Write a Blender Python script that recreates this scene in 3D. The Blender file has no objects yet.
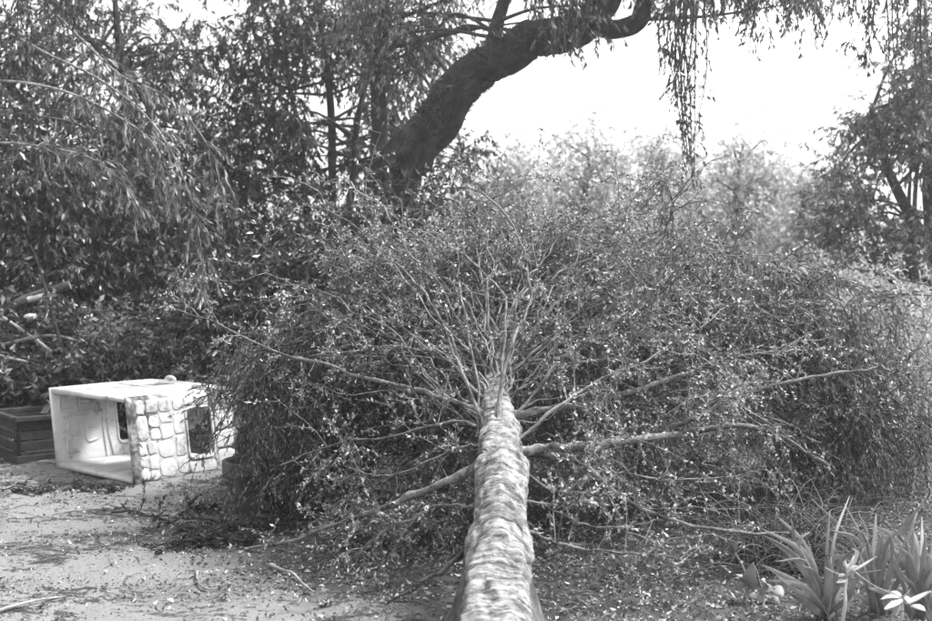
import bpy, math, random
import numpy as np
from mathutils import Vector

R = np.random.default_rng(7)
random.seed(7)
C = bpy.context.scene.collection
SC = bpy.context.scene

# ------------------------------------------------------------------ camera, sky, sun, exposure
PITCH = math.radians(2.06)
FPX, CX, CY = 1125.0, 466.0, 310.5          # focal length and centre of the 932 x 621 photograph
CAM = np.array([0.0, 0.0, 1.6])
cam_data = bpy.data.cameras.new('camera')
cam = bpy.data.objects.new('camera', cam_data); C.objects.link(cam)
cam.location = CAM
cam.rotation_euler = (math.radians(90) - PITCH, 0, 0)
cam_data.sensor_width = 36.0
cam_data.lens = 36.0 * FPX / 932.0
cam_data.clip_end = 2000
cam_data.dof.use_dof = True
cam_data.dof.focus_distance = 6.6
cam_data.dof.aperture_fstop = 2.2
SC.camera = cam

SUN_EL, SUN_AZ = math.radians(56), math.radians(78)   # azimuth from +Y (away from camera) towards +X (right)
world = bpy.data.worlds.new('World'); SC.world = world; world.use_nodes = True
wn, wl = world.node_tree.nodes, world.node_tree.links
sky = wn.new('ShaderNodeTexSky'); sky.sky_type = 'NISHITA'; sky.sun_disc = False
sky.sun_elevation = SUN_EL; sky.sun_rotation = SUN_AZ
sky.air_density = 1.0; sky.dust_density = 4.0; sky.ozone_density = 1.0
bw = wn.new('ShaderNodeRGBToBW')            # a monochrome photograph: the sky keeps its brightness only
bg = wn['Background']; bg.inputs['Strength'].default_value = 0.15
wl.new(sky.outputs[0], bw.inputs[0]); wl.new(bw.outputs[0], bg.inputs['Color'])
sun_data = bpy.data.lights.new('sun', 'SUN'); sun_data.energy = 1.5; sun_data.angle = math.radians(10)
sun = bpy.data.objects.new('sun', sun_data); C.objects.link(sun)
sd = Vector((math.sin(SUN_AZ) * math.cos(SUN_EL), math.cos(SUN_AZ) * math.cos(SUN_EL), math.sin(SUN_EL)))
sun.rotation_euler = (-sd).to_track_quat('-Z', 'Y').to_euler()
sun.location = (6, 6, 20)
SC.view_settings.view_transform = 'Standard'; SC.view_settings.look = 'None'
SC.view_settings.exposure = 1.95; SC.view_settings.gamma = 1.0
SC.view_settings.use_curve_mapping = False
SC.render.engine = 'CYCLES'
SC.cycles.use_denoising = True
SC.cycles.max_bounces = 8; SC.cycles.diffuse_bounces = 2; SC.cycles.transmission_bounces = 4
SC.cycles.volume_bounces = 0; SC.cycles.transparent_max_bounces = 4

# ------------------------------------------------------------------ helpers
FW = np.array([0, math.cos(PITCH), -math.sin(PITCH)]); UP = np.array([0, math.sin(PITCH), math.cos(PITCH)])
XA = np.array([1.0, 0, 0]); EZ0 = np.array([0, 0, 1.0])
def P(px, py, d):                            # a point of the place seen at that pixel of the photograph, d metres ahead
    return CAM + d * FW + (px - CX) / FPX * d * XA + (CY - py) / FPX * d * UP
def G(px, py, z=0.0):                        # the ground point seen there
    v = FW + (px - CX) / FPX * XA + (CY - py) / FPX * UP
    return CAM + v * ((z - CAM[2]) / v[2])
def nrm(v): return v / (np.linalg.norm(v, axis=-1, keepdims=True) + 1e-9)
def hash3(i, j, k, s):
    n = (i * 374761393 + j * 668265263 + k * 2147483647 + s * 974634777) & 0xffffffff
    n = ((n ^ (n >> 13)) * 1274126177) & 0xffffffff
    return ((n ^ (n >> 16)) & 0xffff) / 65535.0
def vnoise(p, s=0):
    p = np.asarray(p, float); i = np.floor(p).astype(np.int64); f = p - i; f = f * f * (3 - 2 * f); o = 0
    for a in (0, 1):
        for b in (0, 1):
            for c in (0, 1):
                w = (f[..., 0] if a else 1 - f[..., 0]) * (f[..., 1] if b else 1 - f[..., 1]) * (f[..., 2] if c else 1 - f[..., 2])
                o = o + w * hash3(i[..., 0] + a, i[..., 1] + b, i[..., 2] + c, s)
    return o * 2 - 1
def fbm(p, s=0, o=4):
    p = np.asarray(p, float); t = 0; a = 1
    for k in range(o): t = t + a * vnoise(p * 2 ** k, s + k); a *= .5
    return t

class Acc:                                   # collects quads, becomes ONE mesh
    def __init__(s): s.v = []; s.f = []; s.uv = []; s.n = 0; s.mi = []
    def add(s, v, f, uv=None, m=0):
        v = np.asarray(v, float).reshape(-1, 3); f = np.asarray(f, np.int64).reshape(-1, 4)
        s.v.append(v); s.f.append(f + s.n); s.n += len(v)
        s.uv.append(np.zeros((len(v), 2)) if uv is None else np.asarray(uv, float).reshape(-1, 2))
        s.mi.append(np.full(len(f), m))
    def mesh(s, name, mats, smooth=True, origin=(0, 0, 0)):
        v = np.concatenate(s.v) - np.asarray(origin); f = np.concatenate(s.f); uv = np.concatenate(s.uv); mi = np.concatenate(s.mi)
        me = bpy.data.meshes.new(name)
        me.vertices.add(len(v)); me.vertices.foreach_set('co', v.astype(np.float32).ravel())
        me.loops.add(f.size); me.loops.foreach_set('vertex_index', f.astype(np.int32).ravel())
        me.polygons.add(len(f)); me.polygons.foreach_set('loop_start', np.arange(0, f.size, 4, dtype=np.int32))
        me.polygons.foreach_set('use_smooth', np.full(len(f), smooth))
        me.polygons.foreach_set('material_index', mi.astype(np.int32))
        ul = me.uv_layers.new(name='UVMap'); ul.data.foreach_set('uv', uv[f.ravel()].astype(np.float32).ravel())
        me.update(calc_edges=True)
        for m in (mats if isinstance(mats, (list, tuple)) else [mats]): me.materials.append(m)
        return me
def link(name, me, parent=None, loc=None):
    o = bpy.data.objects.new(name, me); C.objects.link(o)
    if parent is not None: o.parent = parent
    if loc is not None: o.location = tuple(loc)
    return o
def build(acc, name, mats, parent=None, smooth=True):
    org = np.array([0., 0, 0])
    if parent is not None:
        q = parent
        while q is not None: org = org + np.array(q.location); q = q.parent
    return link(name, acc.mesh(name, mats, smooth, org), parent)
def tag(o, label=None, cat=None, group=None, kind=None):
    if label: o['label'] = label
    if cat: o['category'] = cat
    if group: o['group'] = group
    if kind: o['kind'] = kind
    return o
def thing(name, label, cat, loc, group=None):
    o = bpy.data.objects.new(name, None); C.objects.link(o); o.location = tuple(loc); o.empty_display_size = .2
    return tag(o, label, cat, group)

def smooth_line(pts, n=24):
    p = np.asarray(pts, float)
    q = np.vstack([2 * p[0] - p[1], p, 2 * p[-1] - p[-2]])
    out = []
    for t in np.linspace(0, len(p) - 1 - 1e-6, n):
        i = int(t); u = t - i; a, b, c, d = q[i], q[i + 1], q[i + 2], q[i + 3]
        out.append(.5 * (2 * b + (c - a) * u + (2 * a - 5 * b + 4 * c - d) * u * u + (3 * b - 3 * c + d - a) * u ** 3))
    return np.array(out)
def tubes(Pts, rad, k=5, close=False):        # Pts (T,n,3), rad (T,n) -> verts, quads, uv
    T, n, _ = Pts.shape
    tg = nrm(np.gradient(Pts, axis=1))
    ref = np.where(np.abs(tg[:, :1, 2:3]) > .9, np.array([1., 0, 0]), np.array([0, 0, 1.]))
    ref = np.repeat(ref, n, axis=1)
    a = nrm(np.cross(tg, ref)); b = np.cross(tg, a)
    th = np.linspace(0, 2 * np.pi, k, endpoint=False)
    v = Pts[:, :, None] + rad[:, :, None, None] * (np.cos(th)[None, None, :, None] * a[:, :, None] + np.sin(th)[None, None, :, None] * b[:, :, None])
    i = np.arange(n - 1)[:, None]; j = np.arange(k)[None]
    q = np.stack([i * k + j, i * k + (j + 1) % k, (i + 1) * k + (j + 1) % k, (i + 1) * k + j], -1).reshape(-1, 4)
    f = (q[None] + (np.arange(T) * n * k)[:, None, None]).reshape(-1, 4)
    ln = np.concatenate([np.zeros((T, 1)), np.cumsum(np.linalg.norm(np.diff(Pts, axis=1), axis=2), 1)], 1)
    uv = np.stack(np.broadcast_arrays((th / 2 / np.pi)[None, None], ln[:, :, None]), -1)
    return v.reshape(-1, 3), f, uv.reshape(-1, 2)
def grow(S, D, L, n, droop, wander):          # many twigs at once -> (T,n,3)
    T = len(S); out = np.zeros((T, n, 3)); out[:, 0] = S; d = nrm(D)
    dr = np.broadcast_to(np.asarray(droop, float), (T,))
    for i in range(1, n):
        d = nrm(d + R.normal(0, wander, (T, 3)) + np.array([0, 0, -1.]) * (dr / n)[:, None])
        out[:, i] = out[:, i - 1] + d * (np.asarray(L) / (n - 1))[:, None]
    return out
def sample(Pts, m, lo=.1, hi=1.0):            # m points and tangents on every polyline
    T, n, _ = Pts.shape
    t = R.uniform(lo, hi, (T, m)) * (n - 1) * .9999
    i = np.minimum(t.astype(int), n - 2); u = (t - i)[..., None]; r = np.arange(T)[:, None]
    a, b = Pts[r, i], Pts[r, i + 1]
    return (a + (b - a) * u).reshape(-1, 3), nrm(b - a).reshape(-1, 3)
def leaves(pos, dr, ln, wd, curl=.15):        # pointed leaf of two quads with a fold
    N = len(pos); d = nrm(dr); s = nrm(np.cross(d, nrm(R.normal(0, 1, (N, 3))))); u = np.cross(s, d)
    ln = np.broadcast_to(ln, (N,))[:, None]; wd = np.broadcast_to(wd, (N,))[:, None]
    b = pos; t = pos + d * ln - u * ln * curl; m = pos + d * ln * .45 + u * ln * curl * .5
    v = np.stack([b, m + s * wd * .5, t, m - s * wd * .5], 1)
    return v.reshape(-1, 3), np.arange(N * 4).reshape(-1, 4)
def leaves6(pos, dr, ln, wd, curl=.15):       # rounder leaf
    N = len(pos); d = nrm(dr); s = nrm(np.cross(d, nrm(R.normal(0, 1, (N, 3))))); u = np.cross(s, d)
    ln = np.broadcast_to(ln, (N,))[:, None]; wd = np.broadcast_to(wd, (N,))[:, None]
    a = pos + d * ln * .35 + u * ln * curl * .3; c = pos + d * ln * .75 - u * ln * curl * .3
    v = np.stack([pos, a + s * wd * .5, c + s * wd * .36, pos + d * ln - u * ln * curl, c - s * wd * .36, a - s * wd * .5], 1)
    b = np.arange(N)[:, None] * 6
    f = np.concatenate([b + np.array([0, 1, 2, 5]), b + np.array([5, 2, 3, 4])], 0)
    return v.reshape(-1, 3), f
def rnd(n): return nrm(R.normal(0, 1, (n, 3)))

# ------------------------------------------------------------------ materials (all neutral: the photograph is monochrome)
def newmat(name):
    m = bpy.data.materials.new(name); m.use_nodes = True; nt = m.node_tree
    return m, nt.nodes, nt.links, nt.nodes['Principled BSDF']
def grey(v): return (v, v, v, 1)
def noise_node(N, L, vec, scale, detail=6, rough=.6, dist=0):
    n = N.new('ShaderNodeTexNoise'); n.inputs['Scale'].default_value = scale; n.inputs['Detail'].default_value = detail
    n.inputs['Roughness'].default_value = rough; n.inputs['Distortion'].default_value = dist
    if vec is not None: L.new(vec, n.inputs['Vector'])
    return n
def ramp(N, L, fac, stops):
    r = N.new('ShaderNodeValToRGB'); e = r.color_ramp.elements
    while len(e) < len(stops): e.new(.5)
    for k, (p, v) in enumerate(stops): e[k].position = p; e[k].color = grey(v)
    L.new(fac, r.inputs[0]); return r
def bump(N, L, h, b, strength, dist=.02):
    n = N.new('ShaderNodeBump'); n.inputs['Strength'].default_value = strength; n.inputs['Distance'].default_value = dist
    L.new(h, n.inputs['Height']); L.new(n.outputs[0], b.inputs['Normal']); return n
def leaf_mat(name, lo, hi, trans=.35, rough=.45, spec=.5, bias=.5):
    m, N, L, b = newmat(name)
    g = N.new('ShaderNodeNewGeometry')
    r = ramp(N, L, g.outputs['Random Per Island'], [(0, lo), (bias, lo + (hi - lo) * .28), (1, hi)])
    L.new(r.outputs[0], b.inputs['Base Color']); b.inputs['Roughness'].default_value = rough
    b.inputs['Specular IOR Level'].default_value = spec
    t = N.new('ShaderNodeBsdfTranslucent'); L.new(r.outputs[0], t.inputs['Color'])
    mx = N.new('ShaderNodeMixShader'); mx.inputs[0].default_value = trans
    L.new(b.outputs[0], mx.inputs[1]); L.new(t.outputs[0], mx.inputs[2]); L.new(mx.outputs[0], N['Material Output'].inputs[0])
    return m
def bark_mat(name, lo, hi, su, sv, scale=6, bstr=.6):
    m, N, L, b = newmat(name)
    uv = N.new('ShaderNodeUVMap'); mp = N.new('ShaderNodeMapping'); mp.inputs['Scale'].default_value = (su, sv, 1)
    L.new(uv.outputs[0], mp.inputs[0])
    tc = N.new('ShaderNodeTexCoord')
    n1 = noise_node(N, L, mp.outputs[0], scale, 8, .65, .5); n2 = noise_node(N, L, tc.outputs['Object'], 9, 6, .65)
    a = N.new('ShaderNodeMath'); a.operation = 'ADD'; L.new(n1.outputs[0], a.inputs[0]); L.new(n2.outputs[0], a.inputs[1])
    h = N.new('ShaderNodeMath'); h.operation = 'MULTIPLY'; h.inputs[1].default_value = .5; L.new(a.outputs[0], h.inputs[0])
    r = ramp(N, L, h.outputs[0], [(.42, lo), (.5, (lo + hi) * .4), (.6, hi)])
    L.new(r.outputs[0], b.inputs['Base Color']); b.inputs['Roughness'].default_value = .85
    b.inputs['Specular IOR Level'].default_value = .2
    bump(N, L, h.outputs[0], b, bstr, .03)
    return m
def plain_mat(name, lo, hi, scale=12, rough=.7, bstr=.2, spec=.3):
    m, N, L, b = newmat(name)
    tc = N.new('ShaderNodeTexCoord'); n = noise_node(N, L, tc.outputs['Object'], scale, 7, .65)
    r = ramp(N, L, n.outputs[0], [(.32, lo), (.68, hi)]); L.new(r.outputs[0], b.inputs['Base Color'])
    b.inputs['Roughness'].default_value = rough; b.inputs['Specular IOR Level'].default_value = spec
    bump(N, L, n.outputs[0], b, bstr, .02); return m

M = {}
M['leaf_pale'] = leaf_mat('leaf_pale', .05, .78, .32, .45, .4, .64)
M['leaf_mid'] = leaf_mat('leaf_mid', .045, .40, .32)
M['leaf_dark'] = leaf_mat('leaf_dark', .012, .2, .3, .3, .8, .8)
M['leaf_broad'] = leaf_mat('leaf_broad', .014, .38, .32, .28, .9, .8)
M['leaf_right'] = leaf_mat('leaf_right', .10, .58, .5, .4, .5, .6)
M['leaf_far_hazed'] = leaf_mat('leaf_far_hazed', .28, .7, .55)  # milky haze over the background is partly painted into this pale leaf colour
M['twig'] = bark_mat('twig', .05, .42, 2, 6)
M['twig_dark'] = bark_mat('twig_dark', .03, .10, 2, 4)
M['bark_branch'] = bark_mat('bark_branch', .02, .36, 3, 9, 6, .8)
M['bark_dark'] = bark_mat('bark_dark', .012, .075, 10, 1.6, 6, 1.0)
M['strap'] = leaf_mat('strap', .26, .6, .3, .6, .25)
M['strap_dark'] = leaf_mat('strap_dark', .04, .10, .3, .4, .5)
M['leaf_white'] = leaf_mat('leaf_white', .55, .8, .3, .5, .4)
M['leaf_weed'] = leaf_mat('leaf_weed', .2, .5, .3, .5, .4)
M['litter'] = leaf_mat('litter', .08, .55, .1, .7, .2, .7)
M['chaff'] = leaf_mat('chaff', .02, .26, .0, .9, .1, .7)
M['grass'] = leaf_mat('grass', .05, .26, .2, .6, .3, .7)
M['wood_dark'] = plain_mat('wood_dark', .018, .05, 14, .75, .5)
M['pot'] = plain_mat('pot', .05, .10, 9, .8, .15)
M['stump'] = bark_mat('stump', .05, .16, 5, 2, 5, .8)
M['deadwood'] = bark_mat('deadwood', .22, .55, 4, 2, 6, .5)
M['stone'] = plain_mat('stone', .2, .4, 8, .9, .4)
m, N, L, b = newmat('plastic')               # sun-bleached moulded plastic with stains and scuffs
tc = N.new('ShaderNodeTexCoord'); n1 = noise_node(N, L, tc.outputs['Object'], 4.5, 9, .7, .5); n2 = noise_node(N, L, tc.outputs['Object'], 38, 6, .7)
q_ = N.new('ShaderNodeMath'); q_.operation = 'MULTIPLY_ADD'; q_.inputs[1].default_value = .35; L.new(n2.outputs[0], q_.inputs[0]); L.new(n1.outputs[0], q_.inputs[2])
r = ramp(N, L, q_.outputs[0], [(.50, .13), (.58, .34), (.66, .50), (.84, .62)]); L.new(r.outputs[0], b.inputs['Base Color']); b.inputs['Roughness'].default_value = .6
bump(N, L, q_.outputs[0], b, .3, .02); M['plastic'] = m

# pale bark with many fine wavy rings round the trunk, lichen patches and dark scars
m, N, L, b = newmat('bark_ringed')
at = N.new('ShaderNodeAttribute'); at.attribute_name = 'bark'
def mapped(sc):
    mp = N.new('ShaderNodeMapping'); mp.inputs['Scale'].default_value = sc; L.new(at.outputs['Vector'], mp.inputs[0]); return mp.outputs[0]
n1 = noise_node(N, L, mapped((3.6, 3.6, 19)), 1.7, 10, .74, .9)      # broken bands
n2 = noise_node(N, L, mapped((2.0, 2.0, 58)), 1.7, 8, .72, .7)         # fine rings
n3 = noise_node(N, L, mapped((9, 9, 9)), 1.2, 10, .75, .6)              # lichen
n4 = noise_node(N, L, mapped((30, 30, 60)), 2.0, 5, .7)               # grain
def madd(a_, k, b_):
    q_ = N.new('ShaderNodeMath'); q_.operation = 'MULTIPLY_ADD'; q_.inputs[1].default_value = k; L.new(a_, q_.inputs[0])
    if b_ is None: q_.inputs[2].default_value = 0
    else: L.new(b_, q_.inputs[2])
    return q_.outputs[0]
n5 = noise_node(N, L, mapped((4, 4, 4.5)), 1.5, 8, .7, .8)              # blotches
hsum = madd(n1.outputs[0], .27, madd(n2.outputs[0], .22, madd(n3.outputs[0], .20, madd(n5.outputs[0], .22, madd(n4.outputs[0], .09, None)))))
r = ramp(N, L, hsum, [(.435, .022), (.472, .10), (.512, .25), (.57, .54)])
L.new(r.outputs[0], b.inputs['Base Color']); b.inputs['Roughness'].default_value = .85; b.inputs['Specular IOR Level'].default_value = .2
bump(N, L, hsum, b, 1.0, .045); M['bark_ringed'] = m

# long fibres along the strap leaves, paler and drier towards some tips
mt_ = M['strap']; N, L = mt_.node_tree.nodes, mt_.node_tree.links
uv = N.new('ShaderNodeUVMap'); mp = N.new('ShaderNodeMapping'); mp.inputs['Scale'].default_value = (9, 1.2, 1); L.new(uv.outputs[0], mp.inputs[0])
n1 = noise_node(N, L, mp.outputs[0], 1.5, 6, .7); r2 = ramp(N, L, n1.outputs[0], [(.32, .5), (.68, 1.25)])
mm = N.new('ShaderNodeMix'); mm.data_type = 'RGBA'; mm.blend_type = 'MULTIPLY'; mm.inputs[0].default_value = 1
old = [n_ for n_ in N if n_.type == 'VALTORGB' and n_ != r2][0]
L.new(old.outputs[0], mm.inputs[6]); L.new(r2.outputs[0], mm.inputs[7])
for n_ in N:
    if n_.type == 'BSDF_PRINCIPLED': L.new(mm.outputs[2], n_.inputs['Base Color']); bump(N, L, n1.outputs[0], n_, .4, .01)
    if n_.type == 'BSDF_TRANSLUCENT': L.new(mm.outputs[2], n_.inputs['Color'])

# trampled earth: pale, dry, with dark damp blotches and grit
m, N, L, b = newmat('earth')
tc = N.new('ShaderNodeTexCoord')
mp = N.new('ShaderNodeMapping'); mp.inputs['Scale'].default_value = (1, 1.8, 1); L.new(tc.outputs['Object'], mp.inputs[0])
n1 = noise_node(N, L, mp.outputs[0], 1.1, 10, .68, .6); n2 = noise_node(N, L, tc.outputs['Object'], 34, 6, .7)
n3 = noise_node(N, L, mp.outputs[0], 6, 8, .7, .3)
a = N.new('ShaderNodeMath'); a.operation = 'MULTIPLY_ADD'; a.inputs[1].default_value = .5; L.new(n2.outputs[0], a.inputs[0]); L.new(n1.outputs[0], a.inputs[2])
c2 = N.new('ShaderNodeMath'); c2.operation = 'MULTIPLY_ADD'; c2.inputs[1].default_value = .6; L.new(n3.outputs[0], c2.inputs[0]); L.new(a.outputs[0], c2.inputs[2])
r = ramp(N, L, c2.outputs[0], [(.88, .035), (.99, .085), (1.07, .14), (1.2, .21)])
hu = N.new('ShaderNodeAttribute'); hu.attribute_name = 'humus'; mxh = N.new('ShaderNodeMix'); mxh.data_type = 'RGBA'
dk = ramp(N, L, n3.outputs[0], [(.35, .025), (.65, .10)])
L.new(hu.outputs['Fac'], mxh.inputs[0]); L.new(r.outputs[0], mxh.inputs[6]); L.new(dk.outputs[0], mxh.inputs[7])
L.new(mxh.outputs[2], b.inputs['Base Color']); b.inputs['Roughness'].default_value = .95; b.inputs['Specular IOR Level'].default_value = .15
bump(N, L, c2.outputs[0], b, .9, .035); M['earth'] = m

# moulded plastic with dirt that settled in streaks
m, N, L, b = newmat('plastic_dirty')
tc = N.new('ShaderNodeTexCoord')
n1 = noise_node(N, L, tc.outputs['Object'], 3.2, 6, .6, .4); n2 = noise_node(N, L, tc.outputs['Object'], 26, 5, .7)
a = N.new('ShaderNodeMath'); a.operation = 'MULTIPLY_ADD'; a.inputs[1].default_value = .35; L.new(n2.outputs[0], a.inputs[0]); L.new(n1.outputs[0], a.inputs[2])
r = ramp(N, L, a.outputs[0], [(.54, .03), (.62, .14), (.70, .46)])
L.new(r.outputs[0], b.inputs['Base Color']); b.inputs['Roughness'].default_value = .55
M['plastic_dirty'] = m


# ------------------------------------------------------------------ ground
def gh(x, y):
    near = np.exp(-((x / 14) ** 2 + ((y - 7) / 14) ** 2))
    return near * (.035 * fbm(np.stack([x * .7, y * .7, x * 0], -1), 3, 3) + .016 * fbm(np.stack([x * 5, y * 5, x * 0], -1), 9, 4))
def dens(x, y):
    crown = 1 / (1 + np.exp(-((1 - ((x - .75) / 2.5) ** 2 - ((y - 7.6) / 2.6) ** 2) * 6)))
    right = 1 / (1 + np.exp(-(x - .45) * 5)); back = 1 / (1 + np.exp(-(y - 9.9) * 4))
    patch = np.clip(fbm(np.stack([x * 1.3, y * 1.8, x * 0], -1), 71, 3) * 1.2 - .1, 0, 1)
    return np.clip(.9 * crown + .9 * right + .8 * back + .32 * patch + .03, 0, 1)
def grid_axis(lo, hi, step, far):
    mid = np.arange(lo, hi, step); k = np.geomspace(step * 2, far, 22)
    return np.concatenate([lo - k[::-1], mid, mid[-1] + k])
gx, gy = grid_axis(-5.2, 4.6, .042, 75), grid_axis(4.0, 11, .042, 75)
X, Y = np.meshgrid(gx, gy); Z = gh(X, Y)
nx, ny = len(gx), len(gy)
i, j = np.meshgrid(np.arange(ny - 1), np.arange(nx - 1), indexing='ij')
q = np.stack([i * nx + j, i * nx + j + 1, (i + 1) * nx + j + 1, (i + 1) * nx + j], -1).reshape(-1, 4)
A = Acc(); A.add(np.stack([X, Y, Z], -1), q)
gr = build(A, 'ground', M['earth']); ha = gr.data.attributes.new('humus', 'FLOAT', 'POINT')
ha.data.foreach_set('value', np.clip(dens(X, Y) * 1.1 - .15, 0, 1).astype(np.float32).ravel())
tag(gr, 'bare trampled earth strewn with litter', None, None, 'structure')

# ------------------------------------------------------------------ the fallen tree
tx, ty = P(497, 400, 6.2)[:2]
ft = thing('fallen_tree', 'pale ringed-bark fallen tree lying towards the viewer with its leafy crown spread behind', 'tree', (P(495, 621, 4.4)[0], 4.4, 0))
tr_pts = [P(486, 760, 3.72), P(491, 680, 4.05), P(495, 621, 4.4), P(499, 540, 4.95), P(501, 470, 5.55), P(498, 420, 6.02), P(496, 388, 6.4), P(494, 350, 6.95), P(490, 310, 7.7), P(488, 285, 8.6)]
NT, KT = 460, 76
line = smooth_line(tr_pts, NT)
tt = np.linspace(0, 9, NT)
rad = np.interp(tt, [0, 1, 2, 3, 4, 5, 6, 7, 8, 9], [.150, .145, .140, .130, .117, .092, .072, .052, .03, .012])
v, f, uv = tubes(line[None], rad[None], KT)
cen = np.repeat(line, KT, axis=0); dv = nrm(v - cen)
th, ln = uv[:, 0] * 2 * np.pi, uv[:, 1]
rr = np.repeat(rad, KT) / .15
ring = vnoise(np.stack([np.cos(th) * .9 + 5, np.sin(th) * .9, ln * 26], -1), 11) + .6 * vnoise(np.stack([np.cos(th) * 2, np.sin(th) * 2, ln * 60], -1), 12)
lump = fbm(np.stack([np.cos(th) * 1.2, np.sin(th) * 1.2, ln * 3.2], -1), 21, 3)
cs_ = np.stack([np.cos(th) * 2.2, np.sin(th) * 2.2, ln * 9], -1)
plate = fbm(cs_ * (1, 1, 1.6), 23, 5); flake = np.clip(plate * 3, -1, 1)                # bark plates with raised edges
crack = np.exp(-(fbm(cs_ * (1.3, 1.3, 2.4), 29, 4) / .07) ** 2)
disp = rr * (.003 * ring + .020 * lump + .0055 * flake - .008 * crack + .003 * fbm(cs_ * 5, 33, 3))
def knot(px, py, d, amp, sig):
    global disp
    c = P(px, py, d); dist = np.linalg.norm(v - c, axis=1); disp = disp + amp * np.exp(-(dist / sig) ** 2)
knot(500, 582, 4.55, .022, .055); knot(487, 580, 4.55, -.035, .018); knot(472, 592, 4.5, -.02, .02)
knot(522, 462, 5.5, .03, .06); knot(478, 466, 5.5, .02, .05); knot(492, 452, 5.6, .014, .05); knot(520, 430, 5.9, .03, .06)
v = v + dv * disp[:, None]
A = Acc(); A.add(v, f, uv); trunk = build(A, 'trunk', M['bark_ringed'], ft)
ba = trunk.data.attributes.new('bark', 'FLOAT_VECTOR', 'POINT'); ba.data.foreach_set('vector', np.stack([np.cos(th) * .15, np.sin(th) * .15, ln], -1).astype(np.float32).ravel())
for (px, py, d, s) in [(489, 583, 4.47, .02), (473, 593, 4.42, .014), (484, 451, 5.52, .012)]:   # knot holes
    A = Acc(); c = P(px, py, d)
    k = np.linspace(0, 2 * np.pi, 13)[:-1]
    l2 = np.stack([c + s * np.array([1.2 * math.cos(t), .35 * math.sin(t), .8 * math.sin(t)]) for t in np.append(k, k[0])])
    A.add(*tubes(l2[None], np.full((1, 13), s * .35), 6)); build(A, 'knot', M['stump'], trunk)

TR = line[np.linspace(0, NT - 1, 200).astype(int)]
def trunk_at(py):                            # trunk axis point nearest to that picture row
    best = min(range(200), key=lambda i: abs((CY - FPX * ((TR[i] - CAM) @ UP) / ((TR[i] - CAM) @ FW)) - py)); return TR[best]
branches = []                                # (polyline, r0, r1, leafiness, droop, leaf kind)
def br(pts, r0, r1, leaf=1.0, droop=.5, kind='pale', n=26, wob=.02):
    r0 *= .86; l = smooth_line(pts, n)
    w = np.cumsum(R.normal(0, wob * .35, (n, 3)), 0); w -= np.linspace(0, 1, n)[:, None] * w[-1]
    branches.append((l + w, r0, r1, leaf, droop, kind))
def B(pix, r0, r1, **k): br([P(*p) for p in pix], r0, r1, **k)
# boughs that can be followed in the photograph
B([(508, 452, 5.75), (540, 449, 5.75), (580, 443, 5.8), (640, 433, 5.9), (700, 427, 6.0), (750, 427, 6.1), (790, 441, 6.1), (830, 466, 6.1)], .040, .008, leaf=.5)
B([(508, 416, 6.1), (560, 408, 6.2), (620, 394, 6.4), (680, 375, 6.6), (730, 358, 6.7), (800, 350, 6.8)], .034, .006, leaf=.7)
B([(668, 431, 5.95), (700, 417, 5.98), (740, 397, 6.0), (800, 385, 6.1), (850, 376, 6.1), (878, 366, 6.1), (900, 340, 6.1)], .017, .006, leaf=.35)
B([(876, 366, 6.1), (895, 366, 6.1), (926, 364, 6.1)], .011, .005, leaf=.3)
B([(525, 452, 5.8), (560, 455, 5.8), (582, 464, 5.75), (612, 492, 5.7), (660, 518, 5.7), (720, 530, 5.8), (790, 533, 5.9)], .024, .006, leaf=.6)
B([(516, 495, 5.35), (535, 502, 5.35), (565, 520, 5.4), (610, 528, 5.5), (660, 520, 5.6)], .014, .004, leaf=1.0)
B([(518, 525, 5.1), (545, 535, 5.15), (580, 548, 5.2), (640, 557, 5.3), (700, 561, 5.4)], .014, .004, leaf=1.0)
B([(490, 462, 5.6), (470, 470, 5.6), (420, 492, 5.7), (370, 515, 5.8), (300, 535, 6.0), (245, 549, 6.0)], .033, .008, leaf=.3)
B([(484, 520, 5.1), (470, 538, 5.15), (455, 562, 5.25), (420, 587, 5.35), (370, 606, 5.4), (325, 613, 5.4)], .024, .006, leaf=.35)
B([(490, 420, 6.0), (470, 408, 6.05), (420, 388, 6.2), (370, 375, 6.3), (335, 365, 6.4), (270, 350, 6.6), (215, 325, 6.8), (165, 306, 7.0)], .020, .004, leaf=.6)
B([(490, 405, 6.2), (475, 390, 6.2), (440, 358, 6.3), (400, 350, 6.4), (350, 350, 6.5), (310, 356, 6.6)], .013, .004, leaf=.8)
B([(484, 440, 5.85), (463, 380, 5.95), (450, 354, 6.0), (436, 310, 6.1), (415, 284, 6.3), (392, 267, 6.4), (357, 275, 6.5)], .014, .004, leaf=.45)
B([(494, 440, 5.85), (502, 400, 5.9), (511, 354, 6.0), (525, 319, 6.2), (531, 296, 6.3), (525, 252, 6.5), (511, 223, 6.6), (485, 197, 6.8), (462, 190, 6.9), (436, 191, 7.0)], .013, .004, leaf=.4)
B([(498, 446, 5.85), (504, 330, 6.2), (502, 296, 6.3), (473, 264, 6.5), (450, 247, 6.6), (410, 229, 6.8), (392, 235, 6.9)], .010, .003, leaf=.5)
B([(480, 435, 5.9), (469, 354, 6.1), (460, 300, 6.2), (457, 267, 6.3), (455, 235, 6.4)], .010, .003, leaf=.4)
B([(470, 350, 6.2), (430, 310, 6.5), (398, 267, 6.8), (375, 223, 7.0), (360, 180, 7.2)], .008, .003, leaf=.4)
B([(508, 425, 6.0), (540, 372, 6.2), (580, 335, 6.4), (640, 303, 6.7), (700, 281, 7.0)], .014, .004, leaf=.8)
B([(512, 445, 5.8), (560, 400, 5.9), (610, 372, 6.1), (680, 340, 6.4), (740, 300, 6.7)], .012, .003, leaf=.9)
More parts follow.
